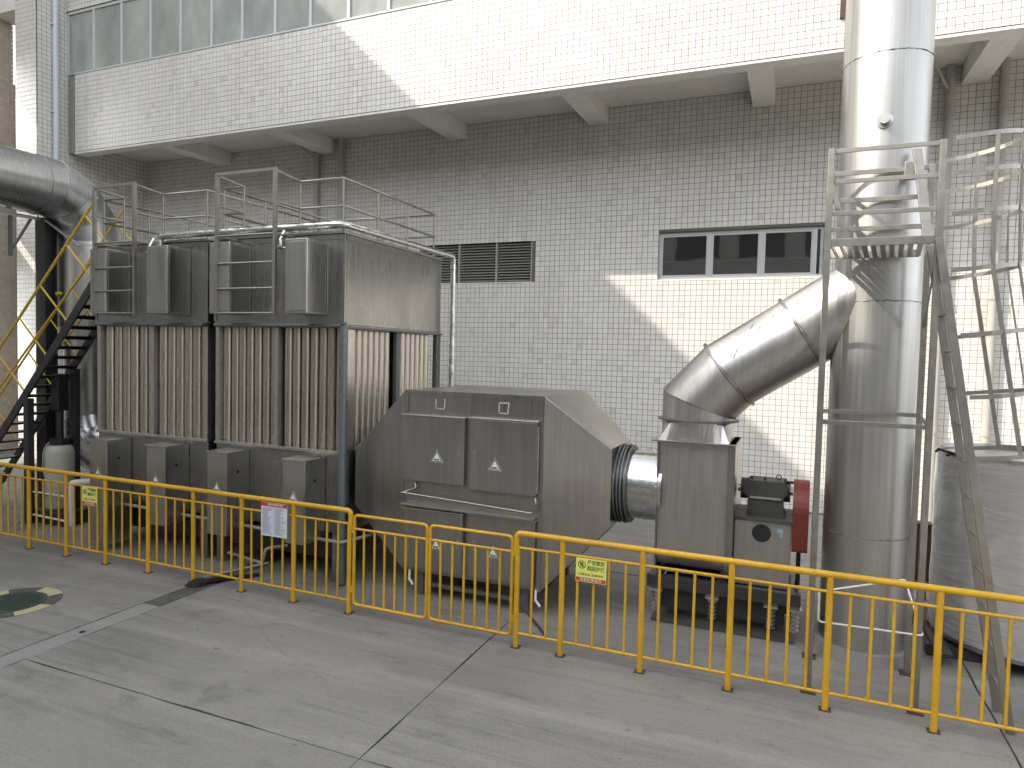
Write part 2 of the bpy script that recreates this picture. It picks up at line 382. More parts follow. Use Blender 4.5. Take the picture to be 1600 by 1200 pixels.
# ================================================================== GROUND
ground = MB().add([(-300, -300, -.005), (300, -300, -.005), (300, 300, -.005), (-300, 300, -.005)], [(0, 1, 2, 3)]).build('ground', 'joint_fill'); tag(ground, kind='structure')
xs = [-60, -33, -21.5, -17.6, -13.7, -9.8, -5.95, -5.72, -2.45, 1.47, 5.4, 9.3, 13.2, 30, 60]
ys = [-60, -40, -25, -21, -17, -13, -9.0, -4.6, -.0, 4]
for i, (x0, x1) in enumerate(zip(xs, xs[1:])):
    if (x0, x1) == (-5.95, -5.72): continue
    for y0, y1 in zip(ys, ys[1:]):
        # a joint edge is never dead straight: chipped outline
        gp = .0032; top = []
        def edge(a, b):
            n = 1 if (abs(x0) > 13 or y0 < -13.5) else 14; out = []
            for k in range(n):
                t = k/n; w = (random.random()**3)*.012 if 0 < k else 0
                out.append((a[0]+(b[0]-a[0])*t, a[1]+(b[1]-a[1])*t, w))
            return out
        cx, cy = (x0+x1)/2, (y0+y1)/2
        for a, b in (((x0+gp, y0+gp), (x1-gp, y0+gp)), ((x1-gp, y0+gp), (x1-gp, y1-gp)), ((x1-gp, y1-gp), (x0+gp, y1-gp)), ((x0+gp, y1-gp), (x0+gp, y0+gp))):
            for x, y, w in edge(a, b):
                top.append((x+(w if x < cx else -w)*(abs(x-cx) > (x1-x0)/2-.02), y+(w if y < cy else -w)*(abs(y-cy) > (y1-y0)/2-.02)))
        MB().prism(top, -.03, random.uniform(-.0015, .0015), 'Z').build('slab', 'concrete', ground)
# refilled pipe trench (pale) that runs under the fence and turns dark
def wob(xa, y0, y1, n, s):
    return [(xa+random.uniform(-s, s), y0+(y1-y0)*k/n) for k in range(n+1)]
def strip(y0, y1, matn, z):
    n = max(4, int((y1-y0)/.07)); l = wob(-5.945, y0, y1, n, .008); r = wob(-5.725, y0, y1, n, .008)
    MB().prism(l+r[::-1], -.05, z, 'Z').build('trench_fill', matn, ground)
strip(-60, -7.72, 'patch_concrete', -.002); strip(-7.72, -4.4, 'patch_dark', -.003)
MB().box(-5.84, -5.80, -8.47, -8.43, -.004, .003).build('drain_plug', 'black_plastic', ground, .008)

# manhole with painted ring
mh = thing('manhole_cover', 'green cast manhole cover ringed in yellow and black paint', 'manhole cover', (-7.1, -8.28, 0))
MB().cyl((-7.1, -8.28, -.04), (-7.1, -8.28, .006), .30, 40).build('lid', 'green_cast', mh, .004)
kn = MB()
for i in range(-7, 8):
    for j in range(-7, 8):
        x, y = i*.037, j*.037
        if x*x+y*y < .26**2: kn.box(-7.1+x-.011, -7.1+x+.011, -8.28+y-.011, -8.28+y+.011, .005, .011)
kn.build('grip_studs', 'green_cast', mh)
for k in range(8):
    a0, a1 = k*math.pi/4+.3, (k+1)*math.pi/4+.3
    pr = [(-7.1+r*math.cos(a0+(a1-a0)*t/8), -8.28+r*math.sin(a0+(a1-a0)*t/8)) for r, rng in ((.31, range(9)), (.43, range(8, -1, -1))) for t in rng]
    MB().prism(pr, .0005, .0045, 'Z').build('painted_segment', 'road_yellow' if k % 2 else 'road_black', mh)

# ================================================================== FACTORY BUILDING
fb = thing('factory_building', 'white tiled factory building with strip windows above a deep overhang', 'building', (-6, 0, 0))
WH = [(-2.36, .40, 4.02, 4.87), (-7.35, -4.82, 4.03, 4.84)]        # window, louver
bw = wall_pieces(MB(), -16.15, 9.0, 0, 7.22, .005, .30, WH).build('back_wall', 'grout', fb)
tiles(bw, lambda u, w, d: (u, .005-d, w), -16.15, 9.05, .02, 7.22, WH, single=(-1.05, .451, 2.02, 4.02))
YF = -2.047
pw = MB().box(-15.12, 9, YF+.005, YF+.27, 6.906, 8.60).build('parapet', 'grout', fb)
tiles(pw, lambda u, w, d: (u, YF+.005-d, w), -15.12, 9.0, 6.906, 8.61, single=(-1.22, .5, 6.9, 8.7))
MB().box(-15.15, 9, YF+.012, YF+.265, 6.86, 6.9055).build('parapet_underside', 'plaster', fb, .006)
MB().box(-15.12, 9, YF-.012, YF+.30, 8.606, 8.64).build('sill', 'white_frame', fb, .004)
MB().box(-16.1, 9, YF+.27, .30, 7.225, 7.40).build('soffit', 'plaster', fb)
for x in (-15.8, -12.75, -9.72, -6.50, -3.55, -.63, 2.42, 5.5):
    MB().hexa([(x-.18, YF+.255, 6.895), (x+.18, YF+.255, 6.895), (x+.18, YF+.255, 7.24), (x-.18, YF+.255, 7.24)],
              [(x-.18, .01, 6.945), (x+.18, .01, 6.945), (x+.18, .01, 7.24), (x-.18, .01, 7.24)]).build('beam', 'plaster', fb, .008)
# storey above: header, roof block, room behind the glass
hd = MB().box(-15.4, 9, YF+.005, YF+.27, 10.02, 14.0).build('upper_wall', 'grout', fb)
tiles(hd, lambda u, w, d: (u, YF+.005-d, w), -15.4, 9.0, 10.03, 11.2)
MB().box(-15.4, 9, YF+.27, 6, 13.8, 14.0).build('roof', 'plaster', fb)
MB().box(-15.4, 9, YF+.27, 6, 8.30, 8.45).build('room_floor', 'room_wall', fb)
MB().box(-15.4, 9, YF+.27, 6, 10.35, 10.5).build('room_ceiling', 'room_wall', fb)
MB().box(-15.4, 9, 5.8, 6, 8.45, 10.35).build('room_back_wall', 'room_wall', fb)
MB().box(-15.4, -15.2, YF+.3, 5.8, 8.45, 10.35).build('room_side_wall', 'room_wall', fb)
for x in (-12.75, -6.5, -.6):
    MB().box(x-.15, x+.15, YF+.3, 5.7, 10.05, 10.34).build('room_beam', 'room_wall', fb)
for x, y in ((-13.8, 3.0), (-10.4, 3.0), (-7, 3.0), (-3.5, 3.0), (0, 3)):
    MB().box(x-.6, x+.6, y-.05, y+.05, 10.24, 10.30).build('lamp', 'lamp_tube', fb)
sw = MB().box(-15.38, 9, YF+.02, YF+.10, 9.96, 10.02).build('strip_window', 'white_frame', fb)
mx = [-15.38, -14.53, -13.66, -12.79, -11.93, -11.08, -10.28, -9.46, -8.62, -7.76, -6.90, -6.04, -5.2, -4.35, -3.5, -2.65, -1.8, -.95, -.1, .75, 1.6, 2.45, 3.3, 4.2, 5.1, 6, 6.9, 7.8, 9]
for x in mx: MB().box(x-.03, x+.03, YF+.02, YF+.09, 8.64, 9.96).build('mullion', 'white_frame', sw, .004)
for x0, x1 in zip(mx, mx[1:]): MB().box(x0+.03, x1-.03, YF+.05, YF+.056, 8.64, 9.96).build('pane', 'glass_clear', sw)
for x0, x1 in ((-9.3, -8.75), (-8.6, -6.2), (-6.0, -3.0), (-2.9, 1.8)):
    n = int((x1-x0)/.03); pts = [(x0+(x1-x0)*k/n, YF+.24+.025*math.sin(k*1.3)+.01*math.sin(k*.37)) for k in range(n+1)]
    MB().prism(pts+[(x, y+.004) for x, y in pts[::-1]], 8.5, 9.95, 'Z').build('curtain', 'curtain', fb)
# joint cover between column and parapet (ribbed, dark)
jc = MB().box(-15.385, -15.13, YF+.06, YF+.12, 6.90, 8.60)
for k in range(5): jc.box(-15.37+k*.05, -15.345+k*.05, YF+.03, YF+.06, 6.90, 8.60)
jc.build('joint_cover', 'louver_grey', fb)
# corner column
cl = MB().box(-16.145, -15.405, -2.676, .3, 0, 14.0).build('corner_column', 'grout', fb)
tiles(cl, lambda u, w, d: (u, -2.676-d, w), -16.15, -15.40, 0, 10.6, name='column_tile')
tiles(cl, lambda u, w, d: (-15.405+d, u, w), -2.68, -.0, 0, 10.6, name='column_side_tile')
for y0, zt in ((-2.33, 14),):
    MB().cyl((-15.33, y0, .1), (-15.33, y0, zt), .055, 14).build('rain_pipe', 'pale_pipe', fb)
for zz in (1.2, 3.4, 5.6, 7.7, 9.6): MB().box(-15.41, -15.30, -2.40, -2.26, zz, zz+.03).build('pipe_clip', 'pale_pipe', fb)
# windows in the back wall
wf = MB()
x0, x1, z0, z1 = WH[0]
for a in ((x0, x1, .06, .14, z0, z0+.05), (x0, x1, .06, .14, z1-.05, z1), (x0, x0+.05, .061, .139, z0+.05, z1-.05), (x1-.05, x1, .061, .139, z0+.05, z1-.05)): wf.box(*a)
win = wf.build('window', 'white_frame', fb, .004)
for xa in (-1.45, -.58, .27): MB().box(xa-.03, xa+.03, .055, .145, z0+.05, z1-.05).build('window_post', 'white_frame', win, .004)
for xa, xb in ((-2.31, -1.48), (-1.42, -.61), (-.55, .24)):
    fr = MB()
    for a in ((xa, xb, .07, .12, z0+.05, z0+.08), (xa, xb, .07, .12, z1-.08, z1-.05), (xa, xa+.032, .071, .119, z0+.08, z1-.08), (xb-.032, xb, .071, .119, z0+.08, z1-.08)): fr.box(*a)
    fr.build('sash', 'white_frame', win, .003)
    MB().box(xa+.032, xb-.032, .093, .099, z0+.08, z1-.08).build('pane', 'glass_dark', win)
MB().box(.30, .35, .093, .099, z0+.05, z1-.05).build('pane', 'glass_dark', win)
MB().box(-2.6, .6, 1.2, 1.25, 3.7, 5.2).build('room_backing', 'unlit_dark', fb)
for a in ((-2.6, -2.55), (.55, .6)): MB().box(a[0], a[1], .3, 1.2, 3.7, 5.2).build('room_cheek', 'unlit_dark', fb)
MB().box(-2.55, .55, .3, 1.2, 3.7, 3.75).build('room_floor', 'unlit_dark', fb); MB().box(-2.55, .55, .3, 1.2, 5.15, 5.2).build('room_lid', 'unlit_dark', fb)
MB().box(-2.55, .55, .6, .62, 4.40, 4.43).build('inner_rail', 'white_frame', fb)
MB().box(x0-.01, x1+.01, -.004, .06, z0-.030, z0-.002).build('window_sill', 'plaster', fb, .004)
lx0, lx1, lz0, lz1 = WH[1]
lv = MB().box(lx0, lx1, .20, .24, lz0, lz1).build('louver_vent', 'unlit_dark', fb)
for xa in (lx0+.02, -6.44, -5.60, lx1-.02): MB().box(xa-.02, xa+.02, .03, .19, lz0, lz1).build('louver_post', 'louver_grey', lv)
for xa, xb in ((lx0+.04, -6.46), (-6.42, -5.62), (-5.58, lx1-.04)):
    sl = MB().hexa([(xa, .05, -.012), (xb, .05, -.012), (xb, .05, -.004), (xa, .05, -.004)], [(xa, .13, .026), (xb, .13, .026), (xb, .13, .034), (xa, .13, .034)]).mesh('slat', 'louver_grey')
    for k in range(14): place('slat', sl, (0, 0, lz0+.035+k*.0555), lv)
MB().box(lx0, lx1+.01, -.012, .05, lz0-.025, lz0-.002).build('louver_sill', 'plaster', fb, .003)
# rain pipes on the back wall
for x, y in ((-10.0, -.09), (-9.34, -.09), (2.09, -.09), (2.79, -.09)):
    MB().cyl((x, y, .05), (x, y, 7.225), .06, 14).build('downpipe', 'downpipe', fb)
    for zz in (1.5, 3.6, 6.45): MB().cyl((x, y, zz), (x, y, zz+.10), .072, 14).build('pipe_socket', 'downpipe', fb)
for x in (-10.0, 2.09): MB().sweep([(x-.32, -.5, 7.2), (x-.03, -.10, 6.85)], .022, 8).build('branch_pipe', 'downpipe', fb)
MB().box(.41, .47, YF-.03, YF+.0, 7.3, 8.9).build('expansion_strip', 'rust_box', fb)

# ================================================================== LEFT WING (tall block the sun clears)
lw = thing('factory_wing', 'tall tiled factory wing at the far left edge of the yard, warm shade in its colour', 'building', (-19, -14, 0))
XW, ZW = -17.0, 17.26
holes = [(-4.7, -2.75, 7.35, 9.08), (-4.7, -2.75, 5.54, 6.02), (-4.7, -2.75, .9, 4.35), (-10.4, -9.4, 8.7, 10.0)]  # unseen openings, shaped to let sun strips onto column and duct
ww = MB()
ysp = sorted({-34, -2.24, -4.7, -2.75, -10.4, -9.4})
for a, b in zip(ysp, ysp[1:]):
    hs = sorted([h for h in holes if h[0] <= a+1e-6 and h[1] >= b-1e-6], key=lambda h: h[2]); z = 0
    for h in hs: ww.box(XW-.25, XW, a, b, z, h[2]); z = h[3]
    ww.box(XW-.25, XW, a, b, z, ZW)
wwo = ww.build('side_wall', 'wing_warm_shade', lw)
tiles(wwo, lambda u, w, d: (XW+d, u, w), -5.0, -2.24, 0, 10.4, [h for h in holes], matn='tile_warm_shade', name='wing_tile')
MB().box(XW-9, XW-.26, -34, -33.7, 0, ZW).build('end_wall', 'wing_warm_shade', lw)
MB().box(XW-4, XW, -19.8, -17.6, ZW, 19.05).build('low_shade_block', 'wing_warm_shade', lw)  # unseen roof block, added to shade the lower chimney
MB().box(XW-4, XW, -21.2, -19.8, ZW, 21.2).build('tall_shade_block', 'wing_warm_shade', lw)  # unseen roof block, sized to shade the fence but leave side ground sunlit
MB().box(XW-3, XW-.26, -34, -6.0, ZW-.3, ZW-.05).build('roof_slab', 'plaster', lw)
MB().box(-17.9, -17.4, -2.3, -1.0, 0, 8.72).build('corridor_parapet', 'wing_warm_shade', lw)
MB().box(-17.0, -15.75, -2.66, -1.9, 9.93, 10.4).build('link_beam', 'plaster', lw, .01)
for k, zz in enumerate((4.0, 8.6, 12.6)):
    for j in range(8): 
        y = -9-j*3.1
        if j == 0 and k == 1: continue
        wo = MB().box(XW+.002, XW+.03, y-1.1, y+1.1, zz, zz+1.6).build('window', 'white_frame', lw)
        for q in (-1, 0, 1): MB().box(XW+.03, XW+.036, y+q*.71-.32, y+q*.71+.32, zz+.06, zz+1.54).build('pane', 'glass_dark', wo)

# ================================================================== BUILDING ACROSS THE YARD (seen only in the steel's reflections)
ab = thing('facing_building', 'grey rendered factory building across the yard, behind the viewer', 'building', (0, -27, 0))
MB().box(-14, 22, -38, -27, 0, 12).build('block', 'render_grey', ab)
for zz in (1.0, 4.6, 8.2):
    for j in range(10):
        x = -12+j*3.4; wo = MB().box(x-1.2, x+1.2, -27.0, -26.96, zz, zz+1.9).build('window', 'unlit_dark', ab)
        MB().box(x-1.1, x+1.1, -26.96, -26.95, zz+.08, zz+1.82).build('pane', 'glass_dark', wo)
MB().box(-14, 22, -26.99, -25.6, 3.6, 3.8).build('canopy', 'render_grey', ab)

# ================================================================== shared small parts
def warn_label(parent, x, y, z, s=.085):
    """white triangle sticker with black border and lettering, facing -Y"""
    t = lambda r, dz=0: [(x, y, z+r*1.0+dz), (x-r*.92, y, z-r*.62+dz), (x+r*.92, y, z-r*.62+dz)]
    def tri(r, y0, y1):
        A = [(p[0], y0, p[2]) for p in t(r)]; B = [(p[0], y1, p[2]) for p in t(r)]
        return MB().loft(A, B, False, True, True)
    o = tri(s, y-.0018, y).build('warning_label', 'sign_white', parent)
    return o
def label_marks(o, x, y, z, s):
    mb = MB()
    P = [(x, z+s*.82), (x-s*.76, z-s*.52), (x+s*.76, z-s*.52)]
    for i in range(3):
        a, b = P[i], P[(i+1) % 3]; mb.bar((a[0], y-.0028, a[1]), (b[0], y-.0028, b[1]), .0016, s*.09, (0, 0, 1) if i == 1 else (0, 1, 0) if False else (0, 0, 1))
    for k in range(4): mb.box(x-s*.42+k*s*.22, x-s*.42+k*s*.22+s*.15, y-.0034, y-.0022, z-s*.38, z-s*.16)
    return mb
def sticker(parent, x, y, z, s=.085):
    o = warn_label(parent, x, y, z, s)
    label_marks(o, x, y, z, s).build('label_print', 'sign_ink', o if parent.parent is None else parent)
    return o

# ================================================================== TWO TUBE COOLERS
def cooler(X0, X1, label, lad, covers, cabs, tubes_f, side, rt_):
    t = thing('tube_cooler', label, 'cooler', ((X0+X1)/2, -5.3, 0), 'tube coolers side by side behind the fence')
    Y0, Y1 = -6.38, -4.19
    ub = MB().box(X0, X1, Y0, Y1, 2.87, 3.86).build('upper_box', 'steel_box', t, .012)
    seam = MB()
    for x in (X0+.01, X1-.01): seam.bar((x, Y0-.006, 2.9), (x, Y0-.006, 3.84), .035, .012, (0, 1, 0))
    seam.box(X0+.01, X1-.01, Y0-.014, Y0-.002, 3.80, 3.85); seam.box(X0+.01, X1-.01, Y0-.014, Y0-.002, 2.875, 2.91)
    seam.box(X1+.002, X1+.014, Y0+.02, Y1-.02, 3.80, 3.85); seam.box(X1+.002, X1+.014, Y0+.02, Y1-.02, 2.875, 2.905)
    seam.build('edge_trim', 'steel_box', ub)
    MB().box(X0-.01, X1+.01, Y0-.02, Y1+.01, 3.862, 3.89).build('roof_plate', 'steel_rail', t, .004)
    for a, b in covers:
        c = MB().box(a, b, -6.72, Y0-.001, 2.97, 3.77).build('access_cover', 'cabinet_steel', t, .012)
        MB().box(a+.02, b-.02, -6.726, -6.719, 3.0, 3.74).build('cover_plate', 'cabinet_steel', c, .006)
        MB().box(b, b+.006, -6.69, -6.42, 3.0, 3.74).build('side_plate', 'steel_box', c, .003)
    # base tank under the tubes
    MB().box(X0+.02, X1, Y0+.01, Y1, .55, 1.44).build('base_tank', 'steel_box', t, .012)
    MB().box(X0+.02, X1+.02, Y0-.03, Y0+.02, 1.44, 1.475).build('tube_sheet_rim', 'steel_rail', t, .004)
    MB().box(X0+.02, X1+.006, Y0+.02, Y1, 1.442, 1.468).build('tube_sheet', 'steel_box', t)
    MB().box(X0, X1+.006, Y0+.0, Y1, 2.835, 2.868).build('top_tube_sheet', 'steel_box', t)
    for a, b, z0 in cabs:
        c = MB().box(a, b, -6.72, Y0+.008, z0, 1.39).build('cabinet', 'cabinet_steel', t, .010)
        MB().box(a-.012, b+.012, -6.735, Y0+.006, 1.391, 1.402).build('cabinet_lid', 'steel_rail', c, .003)
        MB().cyl((b+.001, -6.56, 1.16), (b+.006, -6.56, 1.16), .018, 14).build('cable_hole_shade', 'black_plastic', c)  # black disc painted for the shaded inside of a hole
        sticker(c, (a+b)/2, -6.722, .985, .075)
    MB().box((cabs[0][1]+cabs[1][0])/2-.05, cabs[1][0]-.02, Y0-.02, Y0+.012, .62, 1.30).build('hatch', 'steel_box', t, .006)
    sticker(t, (cabs[0][1]+cabs[1][0])/2+.17, Y0-.0205, .955, .075)
    # legs
    for x in (X0+.08, X1-.08):
        for y in (Y0+.08, Y1-.08):
            MB().box(x-.06, x+.06, y-.06, y+.06, 0, .56).build('leg', 'steel_box', t, .004)
    MB().box(X0+.1, X1-.1, Y0+.1, Y1-.1, .22, .5).build('drip_pan', 'dark_steel', t, .01)
    # corner posts
    for x in (X0+.035, sum(tubes_f[len(tubes_f)//2-1+(len(tubes_f) == 11) * 0:][:2])/2, X1-.035):
        MB().box(x-.026, x+.026, Y0+.002, Y0+.21, 1.475, 2.835).build('frame_post', 'steel_rail', t, .003)
    # dark core added, its black standing for the shade between the tubes
    MB().box(X0+.07, X1-.24, Y0+.20, Y1-.1, 1.468, 2.835).build('shade_core', 'unlit_dark', t)
    tm = MB().cyl((0, 0, 1.468), (0, 0, 2.835), rt_, 20, cap=False).mesh('tube', 'steel_tube')
    for x in tubes_f:
        place('tube', tm, (x, Y0+.12+random.uniform(-.004, .004), 0), t, (random.uniform(-.002, .002), random.uniform(-.002, .002), random.uniform(0, 6)))
    if side:
        for y in side:
            place('tube', tm, (X1-.11, y, 0), t)
        MB().box(X1-.04, X1+.004, -5.32, -5.24, 1.468, 2.835).build('side_post', 'grey_post', t)
        MB().box(X1-.05, X1+.004, Y1-.12, Y1, 1.468, 2.835).build('rear_post', 'grey_post', t)
    # roof guard rail
    gx0, gx1, gy0, gy1 = X0+.10, X1-.06, -6.34, -4.32
    gr = MB()
    la, lb = lad
    for z in (4.17, 4.47):
        gr.sweep([(lb, -6.72, z if z < 4.3 else 4.5), (lb, gy0, z), ], .014, 8)
        gr.sweep([(la, -6.72, z if z < 4.3 else 4.5), (la, gy0, z)], .014, 8)
        gr.sweep([(lb, gy0, z), (gx1, gy0, z), (gx1, gy1, z), (gx0, gy1, z), (gx0, gy0, z), (la, gy0, z)], .015, 8)
    gr = gr.build('guard_rail', 'steel_galv', t)
    pm = MB().cyl((0, 0, 3.885), (0, 0, 4.475), .0135, 8).mesh('rail_post', 'steel_galv')
    for x, y in ((lb, gy0), (gx1, gy0), (gx1, -5.67), (gx1, -5.0), (gx1, gy1), ((gx0+gx1)/2, gy1), (gx0, gy1), (gx0, -5.0), (gx0, -5.67), (gx0, gy0), (la, gy0)):
        place('rail_post', pm, (x, y, 0), gr)
    # ladder
    ld = MB()
    for x in (la, lb): ld.box(x-.018, x+.018, -6.76, -6.724, 2.96, 4.53)
    ld.box(la, lb, -6.757, -6.727, 4.496, 4.528)
    ld = ld.build('ladder', 'steel_galv', t)
    rm = MB().cyl((la, -6.742, 0), (lb, -6.742, 0), .013, 8).mesh('rung', 'steel_galv')
    for z in (2.975, 3.245, 3.525, 3.83): place('rung', rm, (0, 0, z), ld)
    MB().sweep([(lb, -6.74, 3.83), (lb, Y0, 3.83)], .012, 8).build('stay', 'steel_galv', ld); MB().sweep([(la, -6.74, 3.83), (la, Y0, 3.83)], .012, 8).build('stay', 'steel_galv', ld)
    # pale pipe under the upper box
    MB().sweep([(X0+.05, Y0-.05, 2.855), (X1-.02, Y0-.05, 2.855)], .022, 10).build('rim_pipe', 'teal_pipe', t)
    return t
tf = lambda a, b, n: [a+(b-a)*k/(n-1) for k in range(n)]
coolR = cooler(-6.41, -4.545, 'larger steel tube cooler, nearer the sloping filter box', (-6.01, -5.19),
               [(-6.15, -5.85), (-5.07, -4.78)], [(-6.17, -5.87, .44), (-5.08, -4.775, .48)],
               tf(-6.31, -5.585, 7)+tf(-5.38, -4.66, 7), tf(-6.22, -5.40, 8)+tf(-5.16, -4.44, 7), .055)
coolL = cooler(-8.47, -6.52, 'left steel tube cooler beside the yellow railed stair', (-8.0, -7.31),
               [(-8.12, -7.83), (-7.14, -6.80)], [(-8.14, -7.83, .12), (-7.14, -6.83, .44)],
               tf(-8.34, -7.56, 6)+tf(-7.37, -6.65, 6), [], .066)
MB().sweep([(-4.51, -6.43, .02), (-4.51, -6.43, 2.86)], .045, 14).build('corner_pipe', 'teal_pipe', coolR)
MB().sweep([(-4.52, -6.40, 2.84), (-4.52, -4.2, 2.84)], .016, 8).build('rim_pipe', 'teal_pipe', coolR)

# insulated spray water pipe round the cooler tops
sp_ = thing('spray_water_pipe', 'foil wrapped water pipe along the roof edges of both coolers', 'pipe', (-5.9, -6.5, 3.85))
pp = rounded([(-7.22, -6.47, 3.70), (-7.22, -6.47, 3.93), (-4.50, -6.47, 3.94), (-4.42, -4.08, 3.93), (-4.42, -4.08, .3)], .08, 5)
pr = []
for i in range(len(pp)-1):
    n = max(1, int((pp[i+1]-pp[i]).length/.05))
    pr += [pp[i]+(pp[i+1]-pp[i])*k/n for k in range(n)]
pr.append(pp[-1])
MB().sweep(pr, [.038+random.uniform(-.004, .004) for _ in pr], 12).build('wrapped_pipe', 'foil', sp_)
for x in (-7.28, -5.27):
    tp = MB().sweep([(x, -6.50, 3.90), (x, -6.56, 3.80), (x, -6.56, 3.66)], .018, 8).sweep([(x, -6.57, 3.70), (x+.12, -6.58, 3.69)], .018, 8).build('tap', 'foil', sp_)
    MB().cyl((x+.04, -6.60, 3.70), (x+.04, -6.66, 3.70), .024, 8).build('valve_knob', 'steel_rail', tp)

# drain pipes low on the coolers
dp = thing('drain_pipe', 'grey drain pipe running low in front of both coolers', 'pipe', (-6.5, -6.5, .5))
MB().sweep(rounded([(-8.3, -6.46, .56), (-4.46, -6.50, .50), (-4.2, -5.4, .50)], .05), .020, 10).build('pipe_run', 'grey_pvc', dp)
MB().sweep(rounded([(-6.1, -6.46, .16), (-5.55, -6.5, .12), (-5.5, -6.5, .30), (-5.36, -6.3, .30)], .05), .018, 10).build('outlet', 'grey_pvc', dp)
MB().sweep(rounded([(-5.5, -6.45, .12), (-5.92, -7.0, .05)], .05), .014, 10).build('hose', 'grey_pvc', dp)
rg = MB(); n = 26
pts = [(-5.92+.12*math.cos(a)*(1+.1*math.sin(5*a)), -7.10+.10*math.sin(a), 0) for a in [2*math.pi*k/n for k in range(n)]]
rg.loft(pts, [(-5.88+(x+5.92)*.7, -7.09+(y+7.10)*.7, .05) for x, y, z in pts], True, True, True).build('sock', 'rag_dark', dp)
MB().sweep([(-5.86, -7.08, .03), (-5.7, -6.85, .03), (-5.5, -6.6, .03)], [.03, .025, .02], 10).build('sock_tail', 'rag_dark', dp)

# ================================================================== FILTER BOX
fx = thing('filter_box', 'steel filter box with two tapering ends and four warning labelled doors', 'filter box', (-3, -5.58, 0))
FX0, FX1, FY0, FY1, FZ0, FZ1 = -3.80, -2.23, -6.30, -4.86, .25, 2.19
bd = MB().box(FX0, FX1, FY0, FY1, FZ0, FZ1).build('body', 'steel_cone', fx, .010)
tr = MB()
tr.box(FX0, FX1, FY0-.012, FY0-.001, 2.155, 2.188)
for x in (FX0+.02, -3.03, FX1-.02): tr.box(x-.018, x+.018, FY0-.013, FY0-.002, 1.96, 2.154)
tr.box(FX1-.03, FX1+.008, FY0-.014, FY0-.001, FZ0, 1.95)
tr.build('edge_trim', 'steel_cone', bd)
q = lambda x, y0, y1, z0, z1: [(x, y0, z0), (x, y1, z0), (x, y1, z1), (x, y0, z1)]
MB().loft(q(FX1+.002, FY0+.004, FY1, FZ0, FZ1), q(-1.62, -5.98, -5.18, .88, 1.68), False, False, True).build('outlet_cone', 'steel_cone', fx, .008)
MB().loft(q(FX0-.002, FY0+.004, FY1, FZ0, FZ1), q(-4.50, -6.20, -4.96, .86, 1.50), False, False, True).build('inlet_cone', 'steel_cone', fx, .008)
for a, b, z0, z1, hs in ((-3.80, -3.065, 1.23, 1.92, 1), (-3.005, -2.275, 1.20, 1.93, -1), (-3.78, -3.065, .30, .93, 1), (-3.005, -2.275, .30, .95, -1)):
    d = MB().box(a, b, FY0-.05, FY0-.002, z0, z1).build('door', 'steel_cone', fx, .010)
    MB().box(a-.012, b+.012, FY0-.066, FY0-.003, z1+.001, z1+.014).build('drip_edge', 'steel_rail', d, .003)
    hx = b-.06 if hs > 0 else a+.06
    hd_ = MB()
    for k in range(3): hd_.cyl((hx, FY0-.049, (z0+z1)/2-.03+k*.035), (hx, FY0-.062, (z0+z1)/2-.03+k*.035), .011, 10)
    hd_.build('door_lock', 'steel_rail', d)
    sticker(d, (a+b)/2-.0+(.05 if hs > 0 else -.08), FY0-.0502, z0+.27 if z1 > 1.5 else z0+.28, .078)
hg = MB()
for k in range(22): hg.cyl((-2.262, FY0-.058, 1.24+k*.03), (-2.262, FY0-.058, 1.262+k*.03), .011, 8)
hg.build('hinge', 'steel_rail', fx)
# drip shelf pipe between upper and lower doors
MB().sweep(rounded([(-3.80, FY0-.03, .98), (-3.80, FY0-.08, 1.10), (-3.76, FY0-.08, 1.10), (-2.29, FY0-.08, 1.04), (-2.26, FY0-.08, 1.16), (-2.30, FY0-.02, 1.20)], .03), .010, 8).build('spray_pipe', 'steel_galv', fx)
MB().box(-3.80, -2.28, FY0-.09, FY0-.002, .965, .985).build('shelf', 'steel_galv', fx, .003)
MB().sweep(rounded([(-3.66, FY0-.02, 1.22), (-3.62, FY0-.05, 1.16), (-3.72, FY0-.06, 1.12), (-3.76, FY0-.08, 1.10)], .03), .010, 8).build('pipe_bend', 'steel_galv', fx)
# chalk squares
for cx, cz, s, bot in ((-3.38, 2.06, .05, 1), (-2.66, 2.05, .05, 1)):
    ck = MB()
    for a in ((cx-s*1.1, cz-s, cx+s, cz-s*1.1), (cx-s, cz-s, cx-s*.95, cz+s), (cx+s, cz-s, cx+s*1.1, cz+s)) + (((cx-s, cz+s, cx+s*1.3, cz+s*1.1),) if cx > -3 else ()):
        ck.bar((a[0], FY0-.003, a[1]), (a[2], FY0-.003, a[3]), .0016, .012, (0, 0, 1) if abs(a[0]-a[2]) > .03 else (1, 0, 0))
    ck.build('chalk_mark', 'chalk', bd)
for x in (-3.6, -2.40):
    for y in (FY0+.06, FY1-.06): MB().box(x-.04, x+.04, y-.04, y+.04, 0, .26).build('leg', 'grey_post', fx, .003)
MB().box(-3.6, -2.4, FY0+.03, FY0+.09, .10, .14).build('leg_brace', 'grey_post', fx)
for x in (-3.70, -2.26): MB().sweep([(x, FY0-.02, .27), (x, FY0-.03, .17), (x+.06, FY0-.05, .12)], .014, 8).build('drain_spout', 'white_plastic', fx)

# connecting duct
cd = thing('inlet_duct', 'short wrinkled steel duct between the filter box and the fan', 'duct', (-1.4, -5.58, .92))
MB().cyl((-1.62, -5.58, 1.28), (-1.14, -5.58, 1.28), .35, 48, cap=False).build('pipe', 'foil', cd)
fl = MB()
for k, x in enumerate((-1.60, -1.565, -1.53, -1.49)): fl.ring((x, -5.58, 1.28), (1, 0, 0), .345, .065-.012*(k % 2), .016, 44)
fl.build('flange', 'grey_post', cd)
MB().ring((-1.19, -5.58, 1.28), (1, 0, 0), .345, .02, .03, 44).build('seam_band', 'foil', cd)

